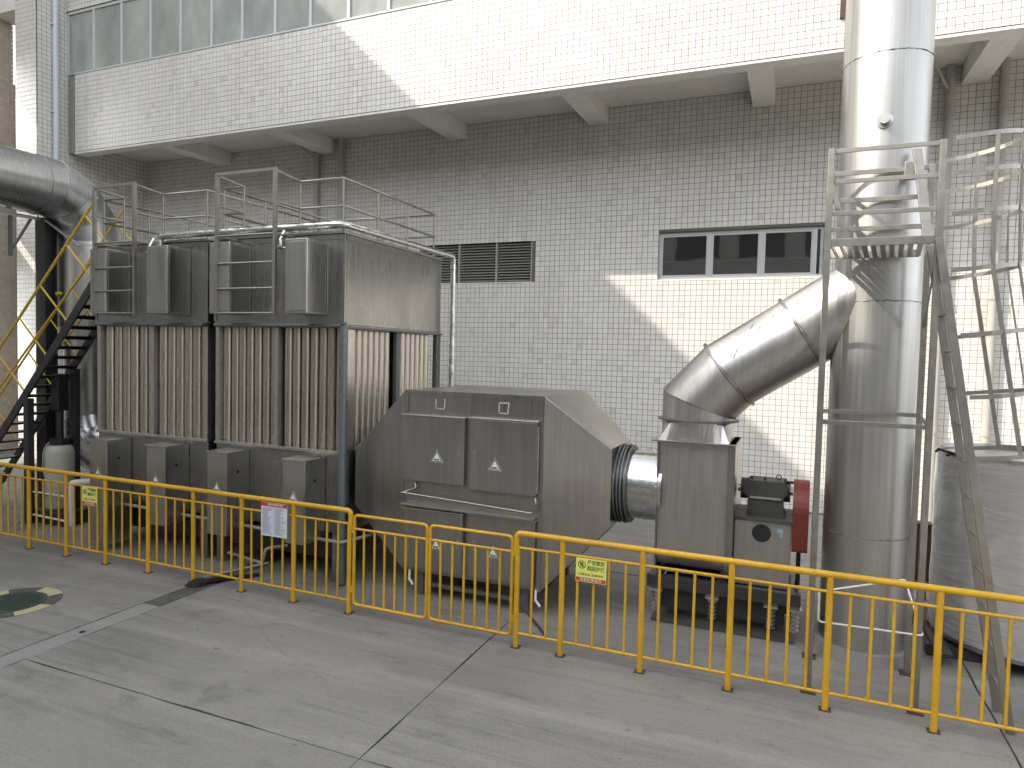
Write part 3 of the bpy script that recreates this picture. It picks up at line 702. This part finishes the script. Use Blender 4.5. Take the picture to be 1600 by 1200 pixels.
# ================================================================== FAN
fan = thing('centrifugal_fan', 'steel centrifugal fan with a red belt guard', 'fan', (-.6, -5.6, 0))
pf = [(-5.88, 1.80), (-5.88, .68), (-5.80, .56)]
for k in range(1, 15):
    a = R(225)+R(190)*k/14; pf.append((-5.50+.50*math.cos(a), 1.10+.62*math.sin(a)))
pf = [p_ for p_ in pf]+[(-5.28, 1.80)]
MB().prism(pf, -1.17, -.53, 'X').build('housing', 'fan_steel', fan, .008)
pf2 = [(y+(-.035 if y < -5.5 else .035), z+(-.035 if z < 1.2 else 0)) for y, z in pf]
for x0, x1 in ((-.528, -.515), (-1.185, -1.172)): MB().prism(pf2, x0, x1, 'X').build('side_plate', 'steel_box', fan, .003)
MB().prism([(y*1+(-.012 if y < -5.5 else .012), z) for y, z in pf2], -.514, -.46, 'X').build('bearing_side_plate', 'steel_box', fan, .006)
sm = MB()
for x in (-1.10, -.98): sm.box(x-.004, x+.004, -5.886, -5.879, .9, 1.78)
sm.build('seam', 'steel_rail', fan)
MB().box(-1.24, -.46, -5.97, -5.21, 1.785, 1.80).build('outlet_flange', 'steel_box', fan, .002)
sqr = []; cir = []
for k in range(48):
    a = 2*math.pi*k/48; c_, s_ = math.cos(a), math.sin(a); mxx = max(abs(c_), abs(s_))
    sqr.append((-.85+.33*c_/mxx, -5.59+.33*s_/mxx, 1.80)); cir.append((-.85+.355*c_, -5.59+.355*s_, 1.985))
MB().loft(sqr, cir).build('outlet_transition', 'steel_duct', fan)
MB().ring((-.85, -5.59, 1.992), (0, 0, 1), .35, .04, .016, 48).build('round_flange', 'grey_post', fan)
# pedestal
pd = MB().box(-.455, .05, -5.80, -5.28, .46, 1.08).build('pedestal', 'cabinet_steel', fan, .008)
MB().cyl((-.21, -5.806, .97), (-.21, -5.79, .97), .085, 28).build('access_hole_shade', 'black_plastic', pd)  # black disc, the dark of the round hole put into its colour
paint('label_blue', (.30, .42, .46), .5, .3, .4, .5, (.2, .2, .2), 30)
MB().box(-.075, -.02, -5.8035, -5.801, .99, 1.03).build('torn_sticker', 'label_blue', pd); MB().box(-.05, -.025, -5.8035, -5.801, .945, .985).build('torn_sticker', 'label_blue', pd)
MB().box(-.46, .06, -5.83, -5.26, 1.081, 1.115).build('top_plate', 'cast_iron', fan, .004)
bh = MB(); bh.prism([(-.36, 1.116), (.0, 1.116), (-.03, 1.17), (-.03, 1.30), (.0, 1.33), (-.0, 1.40), (-.04, 1.445), (-.34, 1.445), (-.39, 1.40), (-.39, 1.32), (-.35, 1.29), (-.35, 1.17)], -5.70, -5.42, 'Y')
bho = bh.build('bearing_housing', 'cast_iron', fan, .016)
MB().box(-.33, -.05, -5.72, -5.40, 1.275, 1.295).build('split_line', 'steel_rail', bho, .002)
MB().cyl((-.45, -5.56, 1.34), (.05, -5.56, 1.34), .035, 14).build('shaft', 'steel_rail', bho)
for x in (-.39, -.005): MB().cyl((x-.03, -5.56, 1.34), (x+.03, -5.56, 1.34), .10, 20).build('bearing_cap', 'cast_iron', bho, .006)
nb_ = MB()
for x in (-.32, -.20, -.02): nb_.cyl((x, -5.62, 1.44), (x, -5.62, 1.475), .012, 8)
nb_.sweep([(-.08+.022*math.cos(2*math.pi*k/12), -5.6, 1.478+.022*math.sin(2*math.pi*k/12)) for k in range(12)], .006, 6, closed=True)
nb_.build('bolt', 'cast_iron', bho)
bgp = [(-5.59+.27*math.cos(R(a)), 1.20+.27*math.sin(R(a))) for a in range(0, 181, 12)]+[(-5.80, .82), (-5.34, .82)]
MB().prism(bgp, .055, .19, 'X').build('belt_guard', 'red_guard', fan, .034)
MB().box(-.02, .06, -5.62, -5.58, 1.43, 1.45).build('guard_stay', 'black_plastic', fan)
# skid with springs
sk = MB(); 
for y in (-5.86, -5.26): sk.box(-1.25, .15, y-.04, y+.04, .34, .46)
for x in (-1.2, -.55, .1): sk.box(x-.04, x+.04, -5.82, -5.30, .34, .459)
sk.box(-1.15, .02, -5.80, -5.30, .12, .33)
MB().box(-1.2, .1, -5.9, -5.25, 0, .03).build('base_plate', 'cast_iron', fan)
sk.build('skid', 'dark_steel', fan, .004)
for x in (-1.15, -.62, -.1, .1):
    spn = MB()
    for k in range(5): spn.ring((x, -5.92, .14+k*.038), (0, 0, 1), .028, .016, .012, 16)
    spn.box(x-.06, x+.06, -5.97, -5.87, .325, .345)
    spn.build('spring_mount', 'steel_rail', fan)
MB().sweep([(.12, -5.62, .8), (.12, -5.66, .55), (.1, -5.6, .3)], .02, 8).build('cable', 'black_plastic', fan)
mt = MB().cyl((-.40, -5.36, .25), (.04, -5.36, .25), .16, 24)
mt.build('motor', 'cast_iron', fan, .01)

def weld(name, c, axis, r, bead, parent, matn='steel_box', n=90):
    c = Vector(c); t = Vector(axis).normalized(); u = Vector((0, 0, 1)) if abs(t.z) < .9 else Vector((0, 1, 0)); u = (u-t*u.dot(t)).normalized(); w = t.cross(u)
    pts = [c+(u*math.cos(2*math.pi*k/n)+w*math.sin(2*math.pi*k/n))*(r+random.uniform(-.001, .002))+t*random.uniform(-.004, .004) for k in range(n)]
    return MB().sweep(pts, [bead*random.uniform(.6, 1.5) for _ in pts], 6, closed=True).build(name, matn, parent)
# exhaust elbow and sloping duct
ed = thing('exhaust_duct', 'sloping steel duct with a mitred elbow joining fan and chimney', 'duct', (-.85, -5.59, 2))
ax = Vector((1, 0, .65)).normalized()
E0, E1, E2 = Vector((-.85, -5.59, 2.0)), Vector((-.85, -5.59, 2.15)), Vector((-.57, -5.60, 2.45))
E3 = E2+ax*.75; E4 = Vector((.60, -5.68, 3.21))
_all = MB().sweep([E0, E1, E2, E3, E4], .352, 56, cap=False, facet=True)
for i in range(4):
    k = MB(); k.add(_all.v[i*112:(i+1)*112], [(q_, (q_+1) % 56, (q_+1) % 56+56, q_+56) for q_ in range(56)], True); k.build('pipe_section', 'steel_duct', ed)
for c_, ax_, rw in ((E1, (.36, 0, 1), .007), (E2, ((Vector((.28, 0, .30)).normalized()+ax)/2), .02), (E3, ax, .022)):
    k = MB(); 
    if rw > .01:
        for d_ in (-.011, .011): k.ring(Vector(c_)+Vector(ax_).normalized()*d_, ax_, .350, rw, .010, 56)
    else:
        k.ring(c_, ax_, .354, rw, .014, 56)
    k.build('flange' if rw > .01 else 'seam', 'steel_box', ed)
weld('weld_bead', E2-ax*.004, (Vector((.28, 0, .30)).normalized()+ax), .372, .009, ed); weld('weld_bead', E3, ax, .372, .009, ed)
# worn slashes where paint marks / scratches show
for k in range(16):
    t_ = random.uniform(.02, 1.2); an = random.uniform(1.75, 3.0); c_ = E2+ax*t_
    u = Vector((-ax.z, 0, ax.x)); w = Vector((0, -1, 0)); n_ = (u*math.cos(an-1.57)+w*math.sin(an-.9)).normalized()
    tdir = (u.cross(ax)*.4+ax*random.uniform(.4, .8)+Vector((0, 0, 1))*.9); tdir = (tdir-n_*tdir.dot(n_)).normalized()*random.uniform(.02, .05)
    MB().bar(c_+n_*.353-tdir, c_+n_*.353+tdir, .006, .002, n_).build('scuff_mark', 'grey_post', ed)

# ================================================================== CHIMNEY
st_ = thing('exhaust_chimney', 'tall shiny steel exhaust chimney behind the caged ladder', 'chimney', (.66, -5.72, 0))
SX, SY, SR = .66, -5.72, .347
zs = [.10, 1.085, 3.12, 5.19, 7.25, 9.3, 11.35, 13.4]
for a, b in zip(zs, zs[1:]):
    n = 6; MB().sweep([(SX, SY, a+(b-a)*k/n) for k in range(n+1)], [SR+(.0012 if k in (0, n) else 0) for k in range(n+1)], 72, cap=False).build('pipe_section', 'steel_stack', st_)
for z in zs[1:-1]: weld('weld_seam', (SX, SY, z), (0, 0, 1), SR, .0045, st_, 'grey_post')
MB().cyl((SX, SY, 0), (SX, SY, .10), .42, 60, .40).build('plinth', 'patch_concrete', st_, .012)
nd = Vector((-.10, -1, 0)).normalized()
nz = Vector((SX, SY, 4.61))+nd*SR
no = MB().cyl(nz-nd*.02, nz+nd*.06, .034, 20).build('test_port', 'steel_stack', st_, .004)
MB().cyl(nz+nd*.05, nz+nd*.075, .044, 8).build('port_cap', 'steel_stack', no, .004); MB().ring(nz+nd*.004, nd, .034, .03, .008, 24).build('port_collar', 'steel_stack', no)

# ================================================================== ACCESS TOWER
tw = thing('access_platform', 'narrow steel access platform with rails round the chimney', 'platform', (.6, -6.45, 0))
px0, px1, py0, py1 = .21, .94, -6.79, -6.10
for x, y, z0, z1 in ((px0, py0, 0, 4.21), (px1, py0, 0, 4.21), (px1+.04, py1, 0, 4.21), (px0+.02, py1, 0, 4.21)):
    MB().box(x-.022, x+.022, y-.022, y+.022, z0, z1).build('post', 'steel_galv', tw, .003)
    MB().box(x-.055, x+.055, y-.055, y+.055, 0, .008).build('foot_plate', 'rust_box', tw)
for z in (3.72, 3.96, 4.19):
    k = MB(); k.box(px0+.022, px1-.022, py0-.006, py0+.006, z-.017, z+.017); k.build('front_rail', 'steel_galv', tw, .003)
    MB().box(px0+.03, px1+.02, py1-.006, py1+.006, z-.02, z+.02).build('rear_rail', 'steel_galv', tw, .003)
    MB().box(px0-.006, px0+.006, py0+.022, py1-.022, z-.02, z+.02).build('side_rail', 'steel_galv', tw, .003)
MB().box(px0+.022, px1-.022, py0-.008, py0+.008, 3.47, 3.53).build('deck_edge', 'steel_galv', tw, .003)
MB().box(px0+.022, px1-.022, py1-.008, py1+.008, 3.47, 3.53).build('deck_edge', 'steel_galv', tw, .003)
dm_ = MB().bar((-.02, py0+.01, 3.485), (.06, py1-.01, 3.485), .035, .02).mesh('deck_slat', 'steel_galv')
for k in range(11): place('deck_slat', dm_, (px0+.02+k*.062, 0, 0), tw)
for a, b in (((px0, py0, 2.13), (px1, py0, 2.13)), ((px0, py0, 2.13), (px0+.02, py1, 2.17)), ((px1, py0, 2.13), (px1+.04, py1, 2.17)), ((px0+.02, py1, 2.17), (px1+.04, py1, 2.17))):
    MB().bar(a, b, .012, .035).build('brace', 'steel_galv', tw, .002)
for a, b in (((px0, py0+.02, 3.46), (px0+.02, py1, 2.9)), ((px1, py0+.02, 3.46), (px1+.04, py1, 2.9)), ((px0+.02, py1-.02, 4.15), (px0+.2, py1-.02, 3.55))):
    MB().bar(a, b, .010, .04).build('diagonal_brace', 'steel_galv', tw, .002)
MB().box(px1-.16, px1-.05, py1-.05, py1+.02, 4.10, 4.24).build('junction_box', 'steel_galv', tw, .006)
MB().bar((px1-.07, py1+.02, 4.35), (px1-.02, py0+.3, 3.55), .07, .02).build('gusset', 'steel_galv', tw, .003)
# loop of thin white tube round the foot
wp = thing('wire_loop', 'thin white tube loop tied round the platform feet', 'tube', (.6, -6.5, .6))
MB().sweep(rounded([(.26, -6.83, .82), (.26, -6.83, .58), (.96, -6.84, .60), (.97, -6.6, .62), (.93, -6.13, .80), (.30, -6.83, .83), (.26, -6.83, .82)], .03), .008, 8).build('tube', 'white_plastic', wp)

# caged ladder
cg = thing('caged_ladder', 'leaning steel ladder with a safety cage, right of the chimney', 'ladder', (1.5, -6.68, 0))
LA, LB = Vector((1.52, 0, 0)), Vector((.93, 0, 3.50))
ext = LB+(LB-LA)*.20
for y in (-6.85, -6.52):
    MB().bar((LA.x, y, 0), (LB.x, y, LB.z), .028, .055, (1, 0, 0)).build('stringer', 'steel_galv', cg, .003)
rgm = MB().cyl((0, -6.84, 0), (0, -6.53, 0), .011, 8).mesh('rung', 'steel_galv')
for k in range(1, 13):
    t_ = k/13; P = LA.lerp(LB, t_); place('rung', rgm, (P.x, 0, P.z), cg)
# cage follows the slope up to rail height
dl = (LB-LA).normalized()
def hoop(z):
    base = LA+(LB-LA)*(z/3.5); x = base.x if z < 3.55 else LB.x+.03
    pts = []
    for k in range(21):
        a = -math.pi/2+math.pi*k/20
        pts.append(Vector((x+.02+.47*math.cos(a)**.8 if math.cos(a) > 1e-6 else x+.02, -6.685+.30*math.sin(a), z+.06*math.cos(a))))
    return pts
hz = [1.95, 2.37, 2.80, 3.25, 3.64, 3.92, 4.16]
H = [hoop(z) for z in hz]
for h in H:
    k = MB()
    for a, b in zip(h, h[1:]): k.bar(a, b, .006, .030)
    k.build('cage_hoop', 'steel_galv', cg)
for i in (3, 7, 10, 13, 17):
    k = MB()
    for a, b in zip(H, H[1:]): k.bar(a[i], b[i], .028, .006, (1, 0, 0) if 6 < i < 14 else (0, 1, 0))
    k.build('cage_strip', 'steel_galv', cg)

# ================================================================== FILM-WRAPPED DRUM
wd = thing('wrapped_drum', 'big steel drum wrapped in shiny plastic film behind the ladder', 'drum', (1.98, -5.15, 0))
DX, DY, DR = 1.98, -5.15, .70
vs_ = []; fs_ = []; nz_, ns_ = 26, 64
for j in range(nz_+1):
    z = .16+1.63*j/nz_
    for k in range(ns_):
        a = 2*math.pi*k/ns_; w = .003*math.sin(a*3+z*2)+.0025*math.sin(a*11+z*9)+.004*math.sin(z*14+a*2)*math.sin(a*5)
        vs_.append((DX+(DR+w)*math.cos(a), DY+(DR+w)*math.sin(a), z+.008*math.sin(a*2)))
for j in range(nz_):
    for k in range(ns_): fs_.append((j*ns_+k, j*ns_+(k+1) % ns_, (j+1)*ns_+(k+1) % ns_, (j+1)*ns_+k))
MB().add(vs_, fs_, True).build('film_wrap', 'stretch_film', wd)
MB().cyl((DX, DY, .12), (DX, DY, 1.77), DR-.02, 48).build('drum_body', 'steel_grey_duct', wd)
MB().ring((DX, DY, 1.80), (0, 0, 1), DR-.03, .035, .03, 48).build('rim', 'steel_rail', wd)
for a in (262,):
    a = R(a); x, y = DX+(DR+.02)*math.cos(a), DY+(DR+.02)*math.sin(a)
    MB().bar((x, y, .2), (x+.01, y, 1.77), .012, .004, (math.cos(a), math.sin(a), 0)).build('strap', 'black_plastic', wd)
ds = MB()
for y in (-5.55, -4.8): ds.box(1.2, 2.75, y-.05, y+.05, .005, .10)
for x in (1.3, 1.7, 2.1, 2.5): ds.box(x-.06, x+.06, -5.85, -4.5, .101, .125)
ds.build('pallet', 'dark_steel', wd)
MB().sweep([(1.24, -5.35, 1.80), (1.25, -5.42, 1.83), (1.34, -5.50, 1.81), (1.31, -5.44, 1.78)], .012, 6).build('film_curl', 'black_plastic', wd)
bx = thing('electrical_box', 'small dark brown box on posts between chimney and drum', 'box', (1.37, -4, 0))
MB().box(1.28, 1.46, -4.08, -3.92, .22, .84).build('case', 'rust_box', bx, .01); MB().box(1.27, 1.47, -4.09, -3.91, .841, .86).build('lid', 'rust_box', bx, .003)
for x in (1.31, 1.43): MB().box(x-.015, x+.015, -4.015, -3.985, 0, .22).build('leg', 'rust_box', bx)
MB().box(1.25, 1.49, -4.10, -4.081, .19, .23).build('bracket', 'steel_rail', bx)

# ================================================================== STAIR
sr = thing('steel_stair', 'steep black steel stair with yellow handrails, left of the coolers', 'stair', (-10.5, -6.05, 0))
sl_ = 1.118; zl = lambda x: 1.13+(x+10.72)*sl_
xa, xb = -11.73, -8.56
for y in (-6.26, -5.82):
    MB().hexa([(xa, y-.015, 0), (xa, y+.015, 0), (xa, y+.015, .16), (xa, y-.015, .16)], [(xb, y-.015, zl(xb)-.09), (xb, y+.015, zl(xb)-.09), (xb, y+.015, zl(xb)+.09), (xb, y-.015, zl(xb)+.09)]).build('stringer', 'dark_steel', sr, .003)
tm_ = MB().box(-.09, .09, -6.244, -5.836, -.004, .004).box(-.092, -.086, -6.244, -5.836, -.045, .0041).mesh('tread', 'dark_steel')
n = 25
for k in range(1, n):
    x = xa+(xb-xa)*k/n; place('tread', tm_, (x, 0, zl(x)), sr)
MB().box(xb, -8.49, -6.26, -5.82, zl(xb)-.03, zl(xb)).build('landing', 'dark_steel', sr)
perp = Vector((sl_, 0, -1)).normalized()
for y, s in ((-6.26, 1), (-5.82, .8)):
    hr = MB()
    top = lambda x: 2.49+(x+10.70)*.985; mid = lambda x: 1.93+(x+10.70)*.90
    hr.sweep([(-11.9, y, top(-11.9)), (-8.62, y, top(-8.62))], .019*s, 10)
    hr.build('handrail', 'stair_yellow', sr)
    MB().sweep([(-11.9, y, mid(-11.9)), (-8.62, y, mid(-8.62))], .015*s, 10).build('mid_rail', 'stair_yellow', sr)
    pmm = MB()
    for x in (-11.6, -10.75, -10.24, -9.78, -9.23, -8.85):
        P = Vector((x, y, top(x))); t_ = 0
        while P.z-t_*-perp.z > zl(P.x+perp.x*t_)+.05 and t_ < 1.6: t_ += .02
        MB().cyl(P, P+perp*t_, .013*s, 8).build('baluster', 'stair_yellow', sr)
MB().box(-10.12, -10.02, -6.29, -6.20, 0, zl(-10.07)-.06).build('support_post', 'dark_steel', sr, .004)
MB().box(-10.17, -9.97, -6.34, -6.15, 0, .012).build('foot_plate', 'dark_steel', sr)
MB().box(-9.72, -9.62, -5.88, -5.80, 0, zl(-9.67)-.08).build('support_post', 'dark_steel', sr, .004)

# ================================================================== LEFT DUCT
ld_ = thing('supply_duct', 'large grey steel duct turning down behind the yellow stair', 'duct', (-10.45, -5.1, 0))
dc = [(-10.45, -16, 4.93), (-10.45, -5.62, 4.93)]
for k in range(1, 6):
    a = R(90*k/5-9); dc.append((-10.45, -5.62+.52*math.sin(a), 4.93-.52*(1-math.cos(a))))
v0 = dc[-1]; DXc, DYc = -10.45, -5.10
dc2 = [(DXc, -16, 4.93), (DXc, -5.66, 4.93), (DXc, -5.36, 4.80), (DXc, -5.14, 4.52), (DXc, -5.08, 4.2)]
_all = MB().sweep(dc2, .43, 48, facet=True)
for i in range(4):
    k = MB(); k.add(_all.v[i*96:(i+1)*96], [(q_, (q_+1) % 48, (q_+1) % 48+48, q_+48) for q_ in range(48)], True); k.build('bend_section', 'steel_grey_duct', ld_)
MB().sweep([(DXc, -5.08, 4.2), (DXc, -5.08, 2.9), (DXc+.06, -5.08, 2.5), (DXc+.06, -5.08, 1.4)], [.43, .43, .37, .37], 48, cap=False).build('down_pipe', 'steel_duct', ld_)
for (c_, a_, r_) in (((DXc, -5.90, 4.93), (0, 1, 0), .43), ((DXc, -5.66, 4.93), (0, 1, -.2), .432), ((DXc, -5.36, 4.80), (0, 1, -.8), .438), ((DXc, -5.14, 4.52), (0, .47, -1), .438), ((DXc, -5.08, 4.12), (0, 0, 1), .43), ((DXc, -5.08, 3.0), (0, 0, 1), .43), ((DXc+.06, -5.08, 2.2), (0, 0, 1), .37), ((DXc+.06, -5.08, 1.62), (0, 0, 1), .37)):
    MB().ring(c_, a_, r_-.002, .014, .02, 48).build('band', 'steel_grey_duct', ld_)
MB().sweep([(DXc+.06, -5.08, 1.42), (DXc+.12, -5.08, 1.16), (DXc+.32, -5.08, .95), (DXc+.65, -5.08, .88), (-8.46, -5.08, .88)], [.39, .41, .40, .38, .37], 32).build('wrapped_bend', 'foil', ld_)
MB().cyl((DXc+.02, -5.53, 3.35), (DXc+.02, -5.60, 3.35), .03, 14).build('test_port', 'stair_yellow', ld_)
# duct support
sc_ = thing('support_column', 'dark steel column carrying the grey duct by the corner', 'column', (-10.62, -5.62, 0))
cm = MB(); cm.box(-10.73, -10.51, -5.72, -5.705, 0, 4.48); cm.box(-10.73, -10.51, -5.545, -5.53, 0, 4.48); cm.box(-10.63, -10.61, -5.705, -5.545, 0, 4.48)
cm.build('shaft', 'dark_steel', sc_)
MB().bar((-10.62, -6.9, 4.46), (-10.62, -5.2, 4.46), .05, .05).build('bracket_arm', 'steel_rail', sc_); MB().bar((-10.62, -6.12, 3.95), (-10.62, -5.85, 4.44), .03, .03).build('bracket_strut', 'grey_post', sc_)
MB().bar((-10.62, -6.14, 3.85), (-10.62, -6.14, 4.45), .04, .04).build('bracket_post', 'grey_post', sc_)
MB().bar((-10.5, -5.7, 4.44), (-9.98, -5.55, 4.06), .05, .03).build('knee_brace', 'steel_rail', sc_)

# dosing tank
tk = thing('dosing_tank', 'pale plastic dosing tank with a black pump on top, under the stair', 'tank', (-9.77, -6.0, 0))
prof = [(.0, .20), (.17, .20), (.19, .24), (.19, 1.02), (.17, 1.09), (.12, 1.13), (.0, 1.14)]
vs_ = []; fs_ = []
for r_, z in prof:
    for k in range(28): a = 2*math.pi*k/28; vs_.append((-9.77+max(r_, .001)*math.cos(a), -6+max(r_, .001)*math.sin(a), z))
for j in range(len(prof)-1):
    for k in range(28): fs_.append((j*28+k, j*28+(k+1) % 28, (j+1)*28+(k+1) % 28, (j+1)*28+k))
MB().add(vs_, fs_, True).build('vessel', 'plastic_tank', tk)
MB().cyl((-9.77, -6, 1.13), (-9.77, -6, 1.22), .13, 20).build('lid', 'black_plastic', tk, .01)
MB().cyl((-9.77, -6, 1.22), (-9.77, -6, 1.62), .05, 16).build('mixer_shaft', 'black_plastic', tk)
MB().box(-9.85, -9.69, -6.08, -5.92, 1.62, 2.15).build('mixer_motor', 'black_plastic', tk, .02)
MB().sweep(rounded([(-9.9, -6.02, 1.2), (-10.06, -6.05, 1.05), (-10.08, -6.05, .75), (-9.98, -6.05, .55)], .1), .009, 8).build('hose', 'white_plastic', tk)
MB().box(-10.05, -9.4, -6.2, -5.75, .02, .195).build('stand', 'dark_steel', tk, .01)
MB().sweep([(-10.1, -6.22, .45), (-9.35, -6.22, .45)], .012, 8).sweep([(-10.1, -6.22, .12), (-9.3, -6.22, .10)], .016, 8).build('pipe', 'white_plastic', tk)
MB().sweep(rounded([(-9.38, -6.1, 0), (-9.38, -6.1, .62), (-9.2, -5.9, .62)], .05), .045, 12).build('standpipe', 'white_plastic', tk)

# ================================================================== FENCE
YN = -7.045
posts = [-10.86, -10.17, -9.48, -8.795, -8.10, -7.41, -6.71, -6.02, -5.33, -4.64, -3.955]
postsR = [-2.175, -1.76, -1.07, -.375, .32, 1.02, 1.715, 2.41]
postm = MB().cyl((0, 0, 0), (0, 0, 1.01), .024, 16).mesh('post', None); balm = MB().cyl((0, 0, .13), (0, 0, .885), .0115, 10).mesh('baluster', None)
balg = MB().cyl((0, 0, .115), (0, 0, .845), .0115, 10).mesh('baluster', None)
footm = MB().box(-.042, .042, -.034, .034, 0, .006).mesh('foot_plate', None)
for me in (postm, balm, balg): me.materials.append(M['yellow_paint'])
footm.materials.append(M['rust_box'])
def fence(name, label, ps, endgate, nbal):
    t = thing(name, label, 'fence', ((ps[0]+ps[-1])/2, YN, 0), 'yellow tube fences in front of the machines')
    a, b = ps[0], ps[-1]
    if endgate > 0: path = rounded([(a, YN, 1.022), (b+.012, YN, 1.022), (b+.012, YN, .84)], .05)
    else: path = rounded([(a-.012, YN, .84), (a-.012, YN, 1.022), (b, YN, 1.022)], .05)
    MB().sweep(path, .0255, 16).build('top_rail', 'yellow_paint', t)
    for x in ps:
        o = place('post', postm, (x, YN, 0), t)
        if (endgate > 0 and x == b) or (endgate < 0 and x == a): o.scale = (1, 1, .9)
        f = place('foot_plate', footm, (x, YN, 0), t)
    for x0, x1 in zip(ps, ps[1:]):
        MB().cyl((x0+.022, YN, .893), (x1-.022, YN, .893), .0125, 10).build('upper_rail', 'yellow_paint', t)
        MB().cyl((x0+.022, YN, .128), (x1-.022, YN, .128), .0125, 10).build('lower_rail', 'yellow_paint', t)
        n = max(1, round((x1-x0)/.1385)-1)
        for k in range(1, n+1): place('baluster', balm, (x0+(x1-x0)*k/(n+1)+random.uniform(-.003, .003), YN, 0), t, (random.uniform(-.004, .004), random.uniform(-.006, .006), random.uniform(0, 6)))
    return t
fL = fence('fence', 'yellow tube fence from the left edge to the gate, notice board on it', posts, 1, 4)
fR = fence('fence', 'yellow tube fence right of the gate, in front of fan and chimney', postsR, -1, 4)
MB().bar((-2.16, YN, .42), (-2.02, YN+.32, .02), .022, .022).build('back_stay', 'grey_post', fR)
for i, (a, b, lab) in enumerate(((-3.90, -3.085, 'left leaf of the yellow gate in front of the filter box'), (-3.055, -2.225, 'right leaf of the yellow gate, hinged beside the shorter fence bay'))):
    t = thing('gate_leaf', lab, 'gate', ((a+b)/2, YN, 0), 'two leaves of the yellow gate')
    MB().sweep(rounded([(a, YN, .5), (a, YN, .985), (b, YN, .985), (b, YN, .10), (a, YN, .10), (a, YN, .5)], .05), .0155, 12, cap=False).build('frame', 'yellow_paint', t)
    MB().cyl((a, YN, .85), (b, YN, .85), .0125, 10).build('middle_rail', 'yellow_paint', t)
    for k in range(1, 7): place('baluster', balg, (a+(b-a)*k/7+random.uniform(-.003, .003), YN, 0), t, (0, random.uniform(-.006, .006), random.uniform(0, 6)))
    for z in (.25, .84):
        hx = a-.03 if i == 0 else b+.03
        MB().box(hx-.022, hx+.022, YN-.012, YN+.012, z-.035, z+.035).build('hinge', 'yellow_paint', t, .005)

# signs on the fence
def text_mesh(body, size, loc, matn, parent, name='lettering', width=None):
    cu = bpy.data.curves.new(name, 'FONT'); cu.body = body; cu.size = size; cu.align_x = 'CENTER'; cu.align_y = 'CENTER'; cu.extrude = .0004
    cu.resolution_u = 3
    to = link(bpy.data.objects.new(name, cu)); bpy.context.view_layer.update()
    dg = bpy.context.evaluated_depsgraph_get(); me = bpy.data.meshes.new_from_object(to.evaluated_get(dg)); bpy.data.objects.remove(to)
    if len(me.vertices):
        xs_ = [v.co.x for v in me.vertices]; sx = 1 if not width else width/max(1e-4, max(xs_)-min(xs_))
        for v in me.vertices:
            x, y, z = v.co; v.co = (loc[0]+x*sx, loc[1]-z, loc[2]+y)
    me.materials.clear(); me.materials.append(M[matn]); o = link(bpy.data.objects.new(name, me)); adopt(o, parent); return o
def climb_sign(x0, x1, z0, z1, label):
    t = thing('warning_sign', label, 'sign', ((x0+x1)/2, YN-.03, z0), 'no climbing signs on the fence'); y = YN-.032
    w, h = x1-x0, z1-z0
    MB().box(x0, x1, y, y+.004, z0, z1).build('plate', 'sign_yellow', t, .001)
    MB().box(x0+.004, x1-.004, y-.001, y-.0002, z0+.006, z0+h*.19).build('red_band', 'sign_red', t)
    cx, cz, r_ = x0+w*.20, z0+h*.72, w*.125
    MB().ring((cx, y-.001, cz), (0, 1, 0), r_*.86, r_*.16, .001, 32).build('ban_ring', 'sign_ink', t)
    fg = MB(); 
    fg.cyl((cx+.002, y-.0014, cz+r_*.55), (cx+.002, y-.0004, cz+r_*.55), r_*.17, 12)
    for a, b in (((0, .35), (-.05, -.15)), ((-.05, -.1), (-.45, -.55)), ((-.02, -.1), (.35, -.6)), ((0, .3), (-.5, .05)), ((0, .3), (.5, .12)), ((-.62, .6), (.62, -.6))):
        fg.bar((cx+a[0]*r_, y-.0012, cz+a[1]*r_), (cx+b[0]*r_, y-.0012, cz+b[1]*r_), .0012, r_*.20, (0, 0, 1) if abs(a[0]-b[0]) > .1 else (1, 0, 0))
    fg.build('pictogram', 'sign_ink', t)
    text_mesh('严禁攀爬', .045, (x0+w*.66, y-.0012, z0+h*.83), 'sign_green_text', t, width=w*.56)
    text_mesh('翻越护栏', .045, (x0+w*.66, y-.0012, z0+h*.59), 'sign_green_text', t, width=w*.56)
    text_mesh('注意安全 违章危险', .022, (x0+w*.5, y-.0012, z0+h*.32), 'sign_green_text', t, width=w*.82)
    text_mesh('违者后果自负', .026, (x0+w*.5, y-.0018, z0+h*.105), 'sign_white', t, width=w*.72)
climb_sign(-1.63, -1.365, .69, .892, 'yellow no climbing sign with red band on the right hand fence')
climb_sign(-7.77, -7.515, .68, .90, 'yellow no climbing sign with red band on the left hand fence')
nb = thing('notice_board', 'white notice board with red header hung on the yellow fence', 'notice board', (-4.87, YN-.04, .66)); y = YN-.036
MB().box(-5.035, -4.70, y, y+.005, .655, 1.005).build('panel', 'board_white', nb, .001)
MB().box(-5.035, -4.70, y-.0012, y-.0002, .965, 1.004).build('red_header', 'sign_red', nb)
text_mesh('设备安全操作规程', .026, (-4.85, y-.0016, .985), 'sign_white', nb, width=.2)
pm_ = MB()
for c0, c1 in ((-5.02, -4.885), (-4.86, -4.715)):
    z = .95
    while z > .675:
        x = c0+random.choice((0, 0, .012)); 
        ln = random.uniform(.5, 1)*(c1-c0)
        while x < c0+ln-.006:
            w = random.uniform(.004, .014); pm_.box(x, min(x+w, c1), y-.0011, y-.0002, z-.0065, z); x += w+.0022
        z -= .0115
pm_.box(-4.874, -4.872, y-.0011, y-.0002, .68, .95)
pm_.build('printed_lines', 'board_print', nb)
